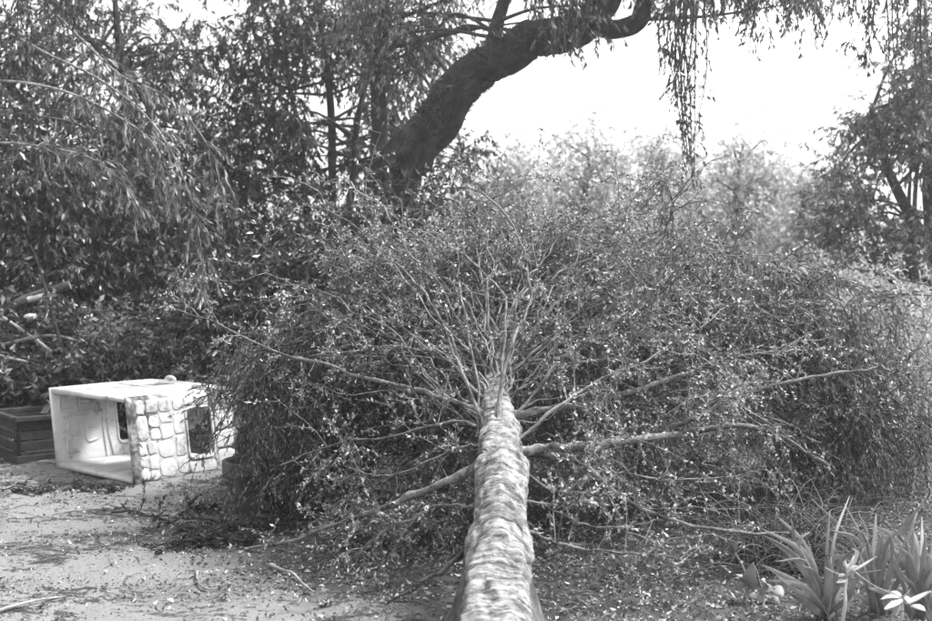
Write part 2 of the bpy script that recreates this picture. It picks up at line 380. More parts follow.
B([(495, 390, 6.4), (500, 340, 6.6), (520, 290, 7.0), (560, 240, 7.4), (610, 210, 7.8)], .018, .004, leaf=1.0)
B([(510, 468, 5.6), (560, 486, 5.7), (610, 470, 5.9), (680, 480, 6.1), (760, 470, 6.3)], .012, .003, leaf=1.0)
B([(488, 430, 5.9), (440, 425, 6.0), (390, 440, 6.2), (330, 440, 6.4), (280, 465, 6.5)], .012, .003, leaf=1.1)
B([(488, 445, 5.8), (450, 450, 5.8), (400, 470, 5.9), (350, 468, 6.1)], .010, .003, leaf=1.1)
B([(492, 500, 5.4), (450, 505, 5.6), (400, 530, 5.7), (350, 560, 5.7)], .012, .003, leaf=1.0)
# thin bare shoots that fan up and arch over from the top of the trunk
for k in range(30):
    sx, sy = R.uniform(482, 506), R.uniform(345, 440); up_l = k % 2 == 0
    ang = math.radians(R.uniform(95, 172) if up_l else R.uniform(15, 85)); ln_ = R.uniform(90, 215 if abs(ang - 1.57) < .6 else 270); d0 = 5.95 + (440 - sy) * .008
    ux, uy = math.cos(ang), -math.sin(ang); px_ = -1 if up_l else 1
    B([(sx, sy, d0), (sx + ux * ln_ * .35, sy + uy * ln_ * .42, d0 + .25), (sx + ux * ln_ * .7 + px_ * 6, sy + uy * ln_ * .78, d0 + .5), (sx + ux * ln_ + px_ * 24, sy + uy * ln_ * .98, d0 + .65), (sx + ux * ln_ * 1.12 + px_ * 50, sy + uy * ln_ * .97 + 14, d0 + .7)],
      R.uniform(.0055, .0105), .0022, leaf=.16, wob=.06)
# the rest of the crown: arching boughs that hang at their ends
NA = 110
for k in range(NA):
    s = TR[int(R.uniform(135, 196))]
    ph = (k + R.uniform(0, 1)) / NA * math.pi
    rr_ = R.uniform(.5, 1.0)
    cs = -math.cos(ph)
    ex = .62 + cs * (2.1 if cs < 0 else 2.4) * rr_
    top = .3 + 1.5 * math.sin(ph) ** .75 * rr_
    ey = R.uniform(7.2, 9.6) if abs(ex) < .6 else R.uniform(7.0, 9.2)
    e = np.array([ex, ey, max(.15, top - R.uniform(.05, .5))])
    c1 = s + (e - s) * .35 + np.array([0, 0, .25 + .3 * R.uniform()]) + R.normal(0, .10, 3); c2_ = s + (e - s) * .75 + np.array([0, 0, .3]) + R.normal(0, .12, 3)
    out = nrm(np.array([e[0] - s[0], .3 * (e[1] - s[1]), 0.]))
    tip = e + out * .2 + np.array([0, 0, -.3 * R.uniform(.3, 1.2)])
    if tip[2] < .06: tip[2] = .06
    br([s, c1, c2_, e, tip], R.uniform(.006, .012), .0025, leaf=1.0, droop=.9, kind='mid' if (abs(ex - .6) > 1.6 or R.uniform() < .3) else 'pale', wob=.09)
main = [b[0] for b in branches]
# leafy side branches that fill the crown between the boughs
for k in range(150):
    l = main[int(R.integers(0, len(main)))]; s = l[int(R.integers(8, len(l) - 2))]
    if s[1] < 5.9 or s[2] > 1.8: continue
    o = nrm(nrm(s - np.array([.6, 7.6, .3])) * .5 + rnd(1)[0] * .8 + np.array([0, -.35, .05])); ln_ = R.uniform(.35, .8)
    e = s + o * ln_ + np.array([0, 0, -.12]); e[2] = max(e[2], .1)
    px_ = CX + FPX * e[0] / e[1]
    if 440 < px_ < 545 and e[1] < 6.9: continue
    if 330 < px_ < 560 and e[1] < 7.1 and e[2] > .8: continue
    if px_ < 440 and e[1] < 6.8: continue
    if 690 < px_ < 870 and e[2] < .75: continue
    br([s, s + o * ln_ * .5 + np.array([0, 0, .06]), e], R.uniform(.004, .007), .002, leaf=2.0, droop=.6, kind='pale' if R.uniform() < .72 else 'mid', n=14, wob=.06)
# low leafy boughs that fill the hollow down to the earth on both sides of the trunk
for k in range(46):
    left = k % 7 < 3
    px_, d_ = (R.uniform(300, 462), R.uniform(7.2, 8.4)) if left else (R.uniform(545, 710), R.uniform(6.3, 8.0))
    e = P(px_, 300, d_); e[2] = R.uniform(.12, .55)
    s = TR[int(R.uniform(110, 165))]
    m_ = (s + e) / 2 + np.array([0, .15, R.uniform(.05, .35)]) + R.normal(0, .1, 3)
    br([s, m_, e], R.uniform(.006, .011), .002, leaf=1.15, droop=.6, kind='pale' if R.uniform() < .65 else 'mid', wob=.08)
for k in range(16):                          # leafy twigs pressed to the earth under the lowest left bough
    px_, d_ = R.uniform(320, 455), R.uniform(6.0, 7.0)
    e = P(px_, 300, d_); e[2] = R.uniform(.05, .2)
    s = np.array([e[0] + R.uniform(.3, .7), e[1] + R.uniform(.2, .7), R.uniform(.3, .6)])
    br([s, (s + e) / 2 + np.array([0, 0, .06]), e], .006, .002, leaf=1.7, droop=.5, kind='pale', n=14, wob=.05)
# hanging skirts on both flanks
for k in range(48):
    left = k % 5 < 2
    if left:
        ey = R.uniform(7.6, 8.5); ex = (R.uniform(252, 340) - CX) / FPX * ey
    else:
        ey = R.uniform(7.1, 8.2); ex = (R.uniform(790, 915) - CX) / FPX * ey
    s = np.array([.3, 7.0, 1.05]) + R.normal(0, .1, 3)
    zt = R.uniform(.9, 1.4) if left else R.uniform(.9, 1.4)
    br([s, np.array([s[0] * .5 + ex * .5, s[1] * .5 + ey * .5, zt + .25]) + R.normal(0, .1, 3), np.array([ex * .9 + s[0] * .1, ey, zt + .12]), np.array([ex, ey, zt * .62]), np.array([ex + R.normal(0, .06), ey, .1 + R.uniform(0, .25)])],
       .007, .002, leaf=1.2, droop=1.8, kind='mid', wob=.08)

for k in range(16):
    x0 = R.uniform(234, 318); d_ = R.uniform(6.9, 7.15); yb = R.uniform(465, 512)
    B([(x0 + 60, 335, d_), (x0 + 25, 318 + R.uniform(0, 30), d_), (x0 + 5, 350 + R.uniform(0, 20), d_), (x0, 410, d_), (x0 + R.normal(0, 6), yb, d_)], .007, .002, leaf=1.1, droop=1.8, kind='mid', wob=.06)
for (x1, y1) in [(196, 425), (186, 392), (204, 446), (214, 405), (178, 408)]:
    B([(275, 352, 7.8), (240, 360, 7.9), (220, 378 + (y1 - 390) * .3, 8.0), (x1, y1, 8.05)], .006, .002, leaf=.75, droop=.8, kind='mid', wob=.04)
n_leaf = 0
for (l, r0, r1, leaf, droop, kind) in branches:
    n = len(l); length = np.linalg.norm(np.diff(l, axis=0), axis=1).sum()
    if r0 > .0125:
        l = smooth_line(l, 80); n = 80
    A = Acc(); ra = np.linspace(0, 1, n) ** .8 * (r1 - r0) + r0; kk = 10 if r0 > .0125 else 6
    vv, ff, uu = tubes(l[None], ra[None], kk)
    vv = vv + nrm(vv - np.repeat(l, kk, 0)) * (np.repeat(ra, kk) * .28 * fbm(vv * (22 if r0 > .0125 else 14), 87, 3))[:, None]
    A.add(vv, ff, uu)
    bo = build(A, 'branch', M['bark_branch'] if r0 > .011 else M['twig'], ft)
    m1 = max(3, int(length * 9.5 * leaf))
    p, t = sample(l[None], m1, .22, 1.0)
    D = t * R.uniform(.2, .9, (m1, 1)) + rnd(m1) * .8 + np.array([0, 0, .1])
    L1 = R.uniform(.18, .52, m1)
    T1 = grow(p, D, L1, 5, droop, .16)
    short = R.uniform(0, 1, m1) < .3
    T1[short] = T1[short, :1] + (T1[short] - T1[short, :1]) * .35
    T1[..., 2] = np.maximum(T1[..., 2], .015)
    A = Acc(); A.add(*tubes(T1, np.broadcast_to(np.linspace(.0042, .0014, 5), (m1, 5)), 3))
    m2 = 4
    p, t = sample(T1, m2, .15, 1.0)
    T2 = grow(p, t * .7 + rnd(len(p)) * .7, R.uniform(.07, .22, len(p)), 3, droop * .8, .2)
    T2[..., 2] = np.maximum(T2[..., 2], .012)
    A.add(*tubes(T2, np.broadcast_to(np.linspace(.0022, .0009, 3), (len(p), 3)), 3))
    tag(build(A, 'twig_spray', M['twig'] if kind == 'pale' else M['twig_dark'], bo), kind='stuff')
    A = Acc()
    a, t = sample(T1, 7, .2, 1.0); a2, t2 = sample(T2, 11 if kind == 'pale' else 17, .1, 1.0)
    a = np.concatenate([a, a2]); t = np.concatenate([t, t2]); nl = len(a); n_leaf += nl
    if kind == 'pale':
        A.add(*leaves(a, t * .6 + rnd(nl) * .8, R.uniform(.014, .033, nl), R.uniform(.009, .017, nl)))
    else:
        A.add(*leaves(a, t * .9 + rnd(nl) * .5 + np.array([0, 0, -.4]), R.uniform(.014, .036, nl), R.uniform(.005, .010, nl)))
    tag(build(A, 'foliage', M['leaf_pale'] if kind == 'pale' else M['leaf_mid'], bo), kind='stuff')
print('fallen leaves', n_leaf, 'branches', len(branches))

# weathered stump that carries the fallen trunk
sc_ = np.array([P(497, 600, 5.02)[0], 5.02, 0])
st = thing('tree_stump', 'weathered grey stump propping up the fallen trunk', 'stump', sc_)
hs = np.linspace(-.06, .44, 26); rs = .235 - .12 * (np.clip(hs, 0, 1) / .44) ** .7
l = np.stack([np.full(26, sc_[0]), np.full(26, 5.02) + hs * .12, hs], -1)
v, f, uv = tubes(l[None], rs[None], 40)
dv = nrm((v - np.repeat(l, 40, 0)) * np.array([1, 1, 0]))
an = uv[:, 0] * 2 * np.pi
v = v + dv * (.018 * np.sin(an * 5 + 1) * (1 - np.repeat(np.linspace(0, 1, 26), 40)) + .014 * fbm(np.stack([np.cos(an) * 3, np.sin(an) * 3, uv[:, 1] * 3], -1), 5, 4))[:, None]
A = Acc(); A.add(v, f, uv); build(A, 'stump_body', M['stump'], st)
A = Acc(); ang = np.linspace(0, 2 * np.pi, 25)[:-1]
top = v[-40:]; c0 = top.mean(0)
for k in range(0, 40): A.add([top[k], top[(k + 1) % 40], c0 + (0, 0, .012), c0 + (0, 0, .012)], [[0, 1, 2, 3]])
build(A, 'cut_face', M['deadwood'], st)

# ------------------------------------------------------------------ standing trees and shrubs
def tree(name, label, cat, base, stems, blobs, leafmat, lsize, count, twigmat='twig_dark', limbmat='bark_dark', hang=.6, lw=.33, group=None, twigs=True, per=16, shape='pointed', limbs_to=True):
    """stems: list of (points, r0, r1); blobs: (px, py, d, radius_px[, weight[, depth stretch]]) of foliage"""
    t = thing(name, label, cat, base, group)
    for q, (pts, r0, r1) in enumerate(stems):
        n, KS = (110, 40) if r0 > .2 else (40, 18); l = smooth_line(pts, n)
        ra = np.linspace(r0, r1, n)
        v, f, uv = tubes(l[None], ra[None], KS)
        dv = nrm(v - np.repeat(l, KS, 0)); an = uv[:, 0] * 2 * np.pi
        v = v + dv * (np.repeat(ra, KS) * (.17 * fbm(np.stack([np.cos(an) * 1.5, np.sin(an) * 1.5, uv[:, 1] * (2.2 if KS > 20 else 4)], -1), 31 + q, 4) + (KS > 20) * .10 * np.abs(fbm(np.stack([np.cos(an) * 4, np.sin(an) * 4, uv[:, 1] * 5], -1), 37, 3))))[:, None]
        A = Acc(); A.add(v, f, uv); build(A, 'trunk' if q == 0 else 'limb', M[limbmat], t)
    w = np.array([(b[3] ** 2) * (b[4] if len(b) > 4 else 1) for b in blobs]); w = w / w.sum()
    ncl = count // per
    Acr, Atw = Acc(), Acc()
    allc = []
    for b, k in zip(blobs, R.multinomial(ncl, w)):
        if k == 0: continue
        c = P(b[0], b[1], b[2]); rad_ = b[3] / FPX * b[2]
        u = rnd(k) * (R.uniform(0, 1, (k, 1)) ** .45) * rad_
        u[:, 1] *= b[5] if len(b) > 5 else 1.0
        u *= (1 + .45 * vnoise(u / rad_ * 2.2 + b[0], 17))[:, None]
        allc.append(c + u)
        if limbs_to and stems:                # a few boughs reach into each mass of foliage
            for e in (c + u)[:3]:
                sl = smooth_line(stems[min(len(stems) - 1, int(R.integers(0, len(stems))))][0], 20)
                s = sl[np.argmin(np.linalg.norm(sl - e, axis=1) + .5 * np.maximum(0, sl[:, 2] - e[2]))]
                if np.linalg.norm(s - e) < 3.5:
                    mid = (s + e) / 2 + np.array([0, 0, .15]) + R.normal(0, .08, 3)
                    Atw.add(*tubes(smooth_line([s, mid, e], 10)[None], np.linspace(.022, .006, 10)[None], 6))
    cl = np.concatenate(allc); cl[:, 2] = np.maximum(cl[:, 2], .08)
    D = rnd(len(cl)) + np.array([0, 0, .1])
    T = grow(cl, D, R.uniform(.18, .5, len(cl)) * (lsize / .07) ** .5, 4, hang * 1.6, .15)
    T[..., 2] = np.maximum(T[..., 2], .03)
    if twigs: Atw.add(*tubes(T, np.broadcast_to(np.linspace(.005, .0018, 4), (len(T), 4)), 3))
    a, tg = sample(T, per, .05, 1.0); nl = len(a)
    d = tg * .7 + rnd(nl) * .7 + np.array([0, 0, -hang])
    ll = R.uniform(.6, 1.3, nl) * lsize
    fn = leaves if shape == 'pointed' else leaves6
    Acr.add(*fn(a, d, ll, ll * lw * R.uniform(.7, 1.3, nl)))
    if Atw.v: tag(build(Atw, 'twig_spray', M[twigmat], t), kind='stuff')
    tag(build(Acr, 'crown', M[leafmat], t), kind='stuff')
    return t

# leaning old tree whose thick dark trunk arches over the scene
dB = 11.0
base = G(368, 434)
lean = tree('leaning_tree', 'old tree with thick dark trunk arching to the right above the fallen crown', 'tree', base,
    [([base + (0, 0, -.1), P(368, 330, dB), P(374, 240, dB), P(390, 186, dB), P(412, 150, 10.9), P(434, 128, 10.9), P(455, 92, 10.8), P(482, 68, 10.8), P(505, 58, 10.7), P(530, 40, 10.65), P(560, 36, 10.6), P(590, 20, 10.6), P(612, -20, 10.6), P(640, -90, 10.6)], .225, .14),
     ([P(560, 38, 10.6), P(590, 26, 10.5), P(612, 30, 10.45), P(634, 25, 10.4), P(643, 8, 10.4), P(644, -40, 10.4), P(670, -120, 10.4)], .11, .06),
     ([P(492, 60, 10.75), P(497, 25, 10.8), P(508, -10, 10.8), P(530, -80, 10.8)], .075, .04),
     ([P(374, 215, 11.1), P(380, 150, 11.3), P(378, 80, 11.5), P(384, 20, 11.6), P(380, -80, 11.7)], .10, .05)],
    [(560, -60, 10.6, 60), (690, -50, 10.2, 70), (800, -60, 10.0, 70), (430, -50, 11.2, 70), (580, 15, 10.3, 26, .7), (420, 30, 11.4, 50, 1.0), (390, 70, 11.4, 40, .9), (370, 20, 11.6, 45)],
    'leaf_mid', .07, 26000, hang=1.0, lw=.25)
# hanging sprays from that canopy
A, Al = Acc(), Acc()
for (px, y0, y1, d, k) in [(676, -30, 90, 9.6, 4), (688, -30, 165, 9.6, 6), (690, -30, 200, 9.6, 4), (684, 20, 185, 9.6, 3), (668, -20, 60, 9.6, 3), (745, -30, 40, 9.2, 6), (758, -20, 55, 9.2, 4), (715, -30, 20, 9.3, 6), (790, -30, 22, 9.0, 6), (820, -30, 24, 9.0, 3), (850, -30, 50, 8.8, 3), (872, -30, 70, 8.8, 3), (890, -30, 110, 8.8, 4), (910, -30, 80, 8.8, 2), (928, -30, 120, 8.8, 3), (555, -30, 50, 10.2, 7), (572, -30, 60, 10.2, 7), (542, -30, 36, 10.2, 5), (20, -30, 60, 9, 6), (60, -30, 50, 9, 6)]:
    for q in range(k):
        s = P(px + R.normal(0, 7), y0, d + R.normal(0, .3)); e = P(px + R.normal(0, 6), y1 - R.uniform(0, .5) * (y1 - y0) * (q > 0), d + R.normal(0, .3))
        l = smooth_line([s, (s + e) / 2 + R.normal(0, .06, 3), e], 14)
        A.add(*tubes(l[None], np.linspace(.008, .002, 14)[None], 4))
        p, t = sample(l[None], 9, .05, 1)
        T = grow(p, t * .5 + rnd(9), R.uniform(.06, .2, 9), 4, 2.0, .15); A.add(*tubes(T, np.broadcast_to(np.linspace(.003, .001, 4), (9, 4)), 3))
        a, tg = sample(T, 7); a2, tg2 = sample(l[None], 14, .1, 1); a = np.concatenate([a, a2]); tg = np.concatenate([tg, tg2]); nl = len(a)
        ll = R.uniform(.03, .065, nl); Al.add(*leaves(a, tg + rnd(nl) * .6 + np.array([0, 0, -.6]), ll, ll * .3))
tag(build(A, 'hanging_twigs', M['twig_dark'], lean), kind='stuff'); tag(build(Al, 'hanging_foliage', M['leaf_dark'], lean), kind='stuff')
# moss and fern tufts on its bark
A = Acc(); l = smooth_line([P(374, 240, dB), P(392, 182, dB), P(428, 132, 10.9), P(462, 88, 10.8), P(505, 54, 10.7), P(552, 42, 10.6), P(590, 22, 10.6)], 60)
k = R.integers(0, 60, 5200); rr_ = np.interp(k, [0, 60], [.21, .16]); o = rnd(5200); o[:, 2] = np.abs(o[:, 2]) * 1.0 - .25
A.add(*leaves(l[k] + nrm(o) * rr_[:, None] * .97, o + rnd(5200) * .6, R.uniform(.04, .13, 5200), .014)); tag(build(A, 'moss', M['leaf_dark'], lean), kind='stuff')

tree('broadleaf_tree', 'leafy tree with narrow glossy leaves at the left edge above the brush pile', 'tree', G(112, 420),
    [([G(112, 420) + (0, 0, -.1), P(114, 330, 12), P(112, 220, 12), P(118, 150, 12.1), P(125, 100, 12.3), P(118, 40, 12.4), P(112, -40, 12.4)], .11, .02),
     ([P(113, 250, 12), P(70, 180, 11.8), P(30, 110, 11.8), P(-20, 60, 11.8)], .06, .03),
     ([P(116, 180, 12), P(150, 110, 12.2), P(80, 30, 12.2), P(40, -10, 12.2)], .05, .03)],
    [(40, 170, 11.8, 95), (110, 215, 12, 95), (20, 275, 11.6, 90), (140, 150, 12.4, 55), (14, 60, 11.6, 60), (130, 20, 12.8, 32, .5), (80, -20, 12.2, 50, .8), (60, 90, 12.6, 70, .25), (178, 85, 12.6, 42, .5), (200, 45, 12.8, 42, .45), (150, 60, 12.6, 42, .5), (100, 60, 12.6, 40, .3), (205, 130, 12.6, 36, .7), (100, 300, 11.8, 70), (175, 235, 12, 60), (-40, 200, 11.5, 90)],
    'leaf_broad', .08, 70000, hang=.7, lw=.3)
tree('dense_tree', 'dense dark tree with several thin stems left of the leaning trunk', 'tree', G(330, 425),
    [([G(330, 425) + (0, 0, -.1), P(333, 320, 13), P(332, 210, 13), P(331, 110, 13), P(320, 20, 13), P(310, -60, 13)], .065, .03),
     ([P(330, 330, 13), P(308, 230, 13.2), P(302, 150, 13.2), P(285, 70, 13.2), P(260, 0, 13.2)], .045, .02),
     ([P(333, 260, 13), P(352, 190, 13), P(358, 120, 13), P(372, 60, 13)], .05, .03)],
    [(245, 60, 13, 42), (290, 45, 13, 50), (345, 40, 13, 50), (255, 120, 13, 48), (290, 130, 12.8, 40), (235, 175, 12.8, 50), (300, 170, 13, 28, .7), (360, 165, 13.4, 32), (225, 235, 12.6, 60), (300, 245, 12.6, 60), (420, 65, 13.4, 30, .6), (385, 115, 13.6, 36), (300, -30, 13, 80, .8), (440, 175, 13, 36), (345, 225, 12.6, 34), (195, 190, 12.8, 36, .6), (470, 150, 14, 30, .5)],
    'leaf_dark', .08, 38000, hang=.8, lw=.3)
tree('right_tree', 'big spreading tree with dark limbs at the right edge of the picture', 'tree', G(960, 420),
    [([G(960, 420) + (0, 0, -.1), P(955, 330, 12.5), P(938, 262, 12.4), P(914, 222, 12.3), P(888, 170, 12.2), P(872, 110, 12.2)], .11, .03),
     ([P(935, 255, 12.4), P(928, 190, 12.4), P(935, 110, 12.3), P(925, 30, 12.3)], .07, .03),
     ([P(945, 290, 12.4), P(905, 280, 12.2), P(875, 290, 12.0)], .06, .03)],
    [(895, 130, 12.2, 38), (925, 85, 12.2, 42), (835, 230, 12.6, 28), (855, 205, 12.4, 32), (868, 130, 12.4, 26), (920, 245, 12.2, 40), (880, 250, 12.2, 26), (945, 150, 12, 36), (840, 170, 12.8, 22), (930, 20, 12, 40, .5), (1000, 110, 12.4, 60, .7), (1010, 210, 12.4, 50, .7), (890, 225, 12.6, 20, .4)],
    'leaf_right', .075, 25000, hang=.6, lw=.32)
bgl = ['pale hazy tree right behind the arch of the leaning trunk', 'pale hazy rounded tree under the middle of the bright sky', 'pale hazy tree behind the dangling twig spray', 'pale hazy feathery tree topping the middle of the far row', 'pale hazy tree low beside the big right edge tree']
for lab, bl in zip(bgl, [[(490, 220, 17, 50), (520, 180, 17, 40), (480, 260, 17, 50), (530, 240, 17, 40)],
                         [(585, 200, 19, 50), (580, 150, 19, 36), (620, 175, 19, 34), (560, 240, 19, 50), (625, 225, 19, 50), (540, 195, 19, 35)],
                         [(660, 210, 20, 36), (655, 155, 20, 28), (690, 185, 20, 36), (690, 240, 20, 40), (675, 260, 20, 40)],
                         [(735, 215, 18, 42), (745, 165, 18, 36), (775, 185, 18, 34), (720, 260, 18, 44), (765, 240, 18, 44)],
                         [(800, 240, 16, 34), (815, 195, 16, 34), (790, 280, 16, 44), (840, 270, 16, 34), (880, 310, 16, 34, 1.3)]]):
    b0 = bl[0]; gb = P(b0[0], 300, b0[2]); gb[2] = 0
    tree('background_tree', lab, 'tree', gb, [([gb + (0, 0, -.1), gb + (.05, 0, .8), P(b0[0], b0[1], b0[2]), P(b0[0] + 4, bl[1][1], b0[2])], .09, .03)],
         [b + (1,) * (5 - len(b)) + (1.0,) for b in bl], 'leaf_far_hazed', .07, 21000, hang=.2, lw=.34, group='hazy trees beyond the fallen crown', limbmat='bark_dark', twigs=False)
for lab, bl, cnt, lm in [
    ('dark leafy shrub behind the left flank of the fallen crown', [(240, 300, 10.4, 60), (310, 300, 10.4, 60), (200, 330, 10.6, 45), (280, 380, 10.2, 60), (380, 300, 10.4, 50)], 34000, 'leaf_dark'),
    ('dark leafy shrub at the foot of the leaning trunk', [(388, 212, 10.3, 30, .8), (400, 240, 10.4, 40), (440, 270, 10.4, 50), (480, 300, 10.5, 50), (360, 260, 10.6, 34)], 24000, 'leaf_dark'),
    ('mid grey shrub behind the middle of the fallen crown', [(540, 300, 10.5, 60), (620, 310, 10.5, 65), (580, 370, 10.5, 70), (660, 350, 10.5, 60)], 26000, 'leaf_mid'),
    ('light grey shrub behind the right flank of the fallen crown', [(730, 310, 10.5, 55), (800, 330, 10.5, 60), (870, 340, 10.5, 50), (925, 345, 10.5, 45), (860, 285, 11, 34), (910, 300, 11, 36), (760, 400, 10.5, 60, .6), (870, 420, 10.5, 60, .6), (1000, 345, 11.2, 60, .6), (1075, 340, 11.8, 65, .6)], 50000, 'leaf_far_hazed'),
    ('low feathery shrub just behind the white playhouse', [(110, 350, 10.6, 32), (160, 350, 10.5, 36), (205, 350, 10.4, 36), (140, 380, 10.6, 30)], 26000, 'leaf_mid'),
    ('dark shrub behind the brush pile at the left edge', [(20, 360, 11.2, 60), (80, 340, 11.4, 50), (-30, 330, 11.2, 60), (60, 400, 11.4, 50), (-130, 320, 11.6, 80, .6), (-250, 330, 12, 80, .5)], 34000, 'leaf_broad')]:
    gb = P(bl[0][0], 400, bl[0][2]); gb[2] = 0
    fine = 'feathery' in lab or 'grey' in lab
    tree('leafy_shrub', lab, 'shrub', gb, [([gb + (0, 0, -.05), gb + (.05, 0, .3), gb + (-.05, 0, .7), P(bl[0][0], bl[0][1], bl[0][2])], .035, .012), ([gb, gb + (.2, .1, .4), P(bl[1][0], bl[1][1], bl[1][2])], .025, .01)],
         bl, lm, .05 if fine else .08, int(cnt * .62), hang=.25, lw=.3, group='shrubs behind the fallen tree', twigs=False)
# the wood that closes the view all round
A = Acc()
for ring_d, cnt in [(34, 26000), (42, 20000)]:
    az = R.uniform(0, 2 * np.pi, cnt // 14); rr_ = ring_d + R.normal(0, 2, len(az)); hmax = 3.4 + 1.2 * np.sin(az * 9) + .8 * np.sin(az * 23 + 2)
    c = np.stack([np.sin(az) * rr_, np.cos(az) * rr_, R.uniform(0, 1, len(az)) ** .7 * hmax], -1)
    a = np.repeat(c, 14, 0) + R.normal(0, .45, (len(az) * 14, 3)); a[:, 2] = np.abs(a[:, 2])
    A.add(*leaves(a, rnd(len(a)), R.uniform(.2, .4, len(a)), R.uniform(.12, .22, len(a))))
tag(build(A, 'distant_wood', M['leaf_far_hazed']), 'far leafy wood closing the view behind the hazy trees', 'wood', None, 'stuff')

# arching canes that reach in from the left
ac = thing('arching_cane_plant', 'arching slender canes with drooping narrow leaves reaching in at the left edge', 'plant', (-5.0, 9.0, 0))
for pts in [[(-5.0, 9.0, 0), (-4.9, 9.0, 1.6), P(-60, 90, 9), P(0, 81, 9), P(60, 90, 9), P(110, 112, 9), P(150, 140, 9), P(163, 170, 9), P(170, 205, 9)],
            [(-5.05, 9.0, 0), (-5.0, 9.0, 1.5), P(-60, 150, 8.9), P(0, 143, 8.9), P(50, 148, 8.9), P(90, 158, 8.9), P(120, 180, 8.9), P(145, 215, 8.9)],
            [(-5.0, 9.05, 0), (-5.0, 9.2, 2.2), P(-20, -40, 9.2), P(40, 0, 9.2), P(80, 38, 9.2), P(120, 75, 9.2), P(170, 100, 9.2), P(210, 150, 9.2), P(225, 210, 9.2)],
            [(-4.95, 9.0, 0), (-4.9, 9.1, 1.9), P(-40, 40, 9.1), P(60, 60, 9.1), P(140, 110, 9.1), P(180, 170, 9.1), P(200, 240, 9.1), P(205, 290, 9.1)]]:
    l = smooth_line(pts, 44); A = Acc(); A.add(*tubes(l[None], np.linspace(.016, .004, 44)[None], 7)); co = build(A, 'cane', M['twig'], ac)
    p, t = sample(l[None], 60, .5, 1); T = grow(p, t * .5 + rnd(60) * .9, R.uniform(.06, .28, 60), 6, 1.5, .16)
    A = Acc(); A.add(*tubes(T, np.broadcast_to(np.linspace(.003, .001, 6), (60, 6)), 3)); tag(build(A, 'twig_spray', M['twig'], co), kind='stuff')
    a, tg = sample(T, 13); nl = len(a); ll = R.uniform(.05, .12, nl); A = Acc(); A.add(*leaves(a, tg + rnd(nl) * .35 + np.array([0, 0, -.7]), ll, ll * .17))
    tag(build(A, 'foliage', M['leaf_mid'], co), kind='stuff')

# ------------------------------------------------------------------ toppled plastic playhouse
PA = np.array([-2.43, 8.24, 0.012]); E1 = np.array([-.76, .65, 0.]); E2 = np.array([.65, .76, 0.]); EZ = np.array([0, 0, 1.0])
LA, LB, HH, TH = 1.13, .96, .645, .045
house = thing('toy_playhouse', 'white moulded plastic playhouse lying on its side with open end towards the viewer', 'playhouse', PA)
def W(a, b, z): return PA + a * E1 + b * E2 + z * EZ + (z / HH) * (.105 * E1) + (.012 * math.sin(a * 3)) * EZ
def rrect(u0, u1, v0, v1, r, n=6):
    out = []
    for (cu, cv, s) in [(u1 - r, v1 - r, 0), (u0 + r, v1 - r, 1), (u0 + r, v0 + r, 2), (u1 - r, v0 + r, 3)]:
        for k in range(n + 1):
            t = math.pi / 2 * (s + k / n); out.append((cu + r * math.cos(t), cv + r * math.sin(t)))
    return out
def panel(name, fn, U, V, hole, mat, r=.035, t=TH, parent=None):
    """flat wall U x V with one rounded opening, thickness t; fn(u, v, depth) -> world"""
    u0, u1, v0, v1 = hole; inner = rrect(u0, u1, v0, v1, r); cu, cv = (u0 + u1) / 2, (v0 + v1) / 2
    e = .012; outer = []
    for (a, b) in inner:
        da, db = a - cu, b - cv
        ks = [((U if da > 0 else 0) - cu) / da if abs(da) > 1e-6 else 9e9, ((V if db > 0 else 0) - cv) / db if abs(db) > 1e-6 else 9e9]
        k = min(ks); outer.append((cu + da * k, cv + db * k))
    # square the corners: snap the outer point nearest each corner onto it
    for cn in [(0, 0), (U, 0), (U, V), (0, V)]:
        i = min(range(len(outer)), key=lambda i: (outer[i][0] - cn[0]) ** 2 + (outer[i][1] - cn[1]) ** 2); outer[i] = cn
    n = len(inner); rings = []
    def mixr(a, b, k): return [(p[0] + (q[0] - p[0]) * k, p[1] + (q[1] - p[1]) * k) for p, q in zip(a, b)]
    def inset(rg, s): return [(min(max(p[0], s), U - s), min(max(p[1], s), V - s)) for p in rg]
    rings = [([p for p in inner], e), (mixr(inner, outer, .06), 0)]
    for k in (.25, .5, .75): rings.append((mixr(inner, outer, k), 0))
    rings += [(inset(outer, e), 0), (outer, e), (outer, t - e), (inset(outer, e), t)]
    for k in (.6, .3): rings.append((mixr(inner, outer, k), t))
    rings += [(mixr(inner, outer, .06), t), (inner, t - e), (inner, e)]
    vs = []; 
    for rg, dp in rings:
        for (a, b) in rg: vs.append(fn(a, b, dp))
    vs = np.array(vs); vs = vs + .004 * fbm(vs * 6, 41, 3)[:, None] * np.array([1, 1, .6])
    f = [[i * n + j, i * n + (j + 1) % n, (i + 1) * n + (j + 1) % n, (i + 1) * n + j] for i in range(len(rings) - 1) for j in range(n)]
    A = Acc(); A.add(vs, f); o = build(A, name, mat, parent or house)
    return o
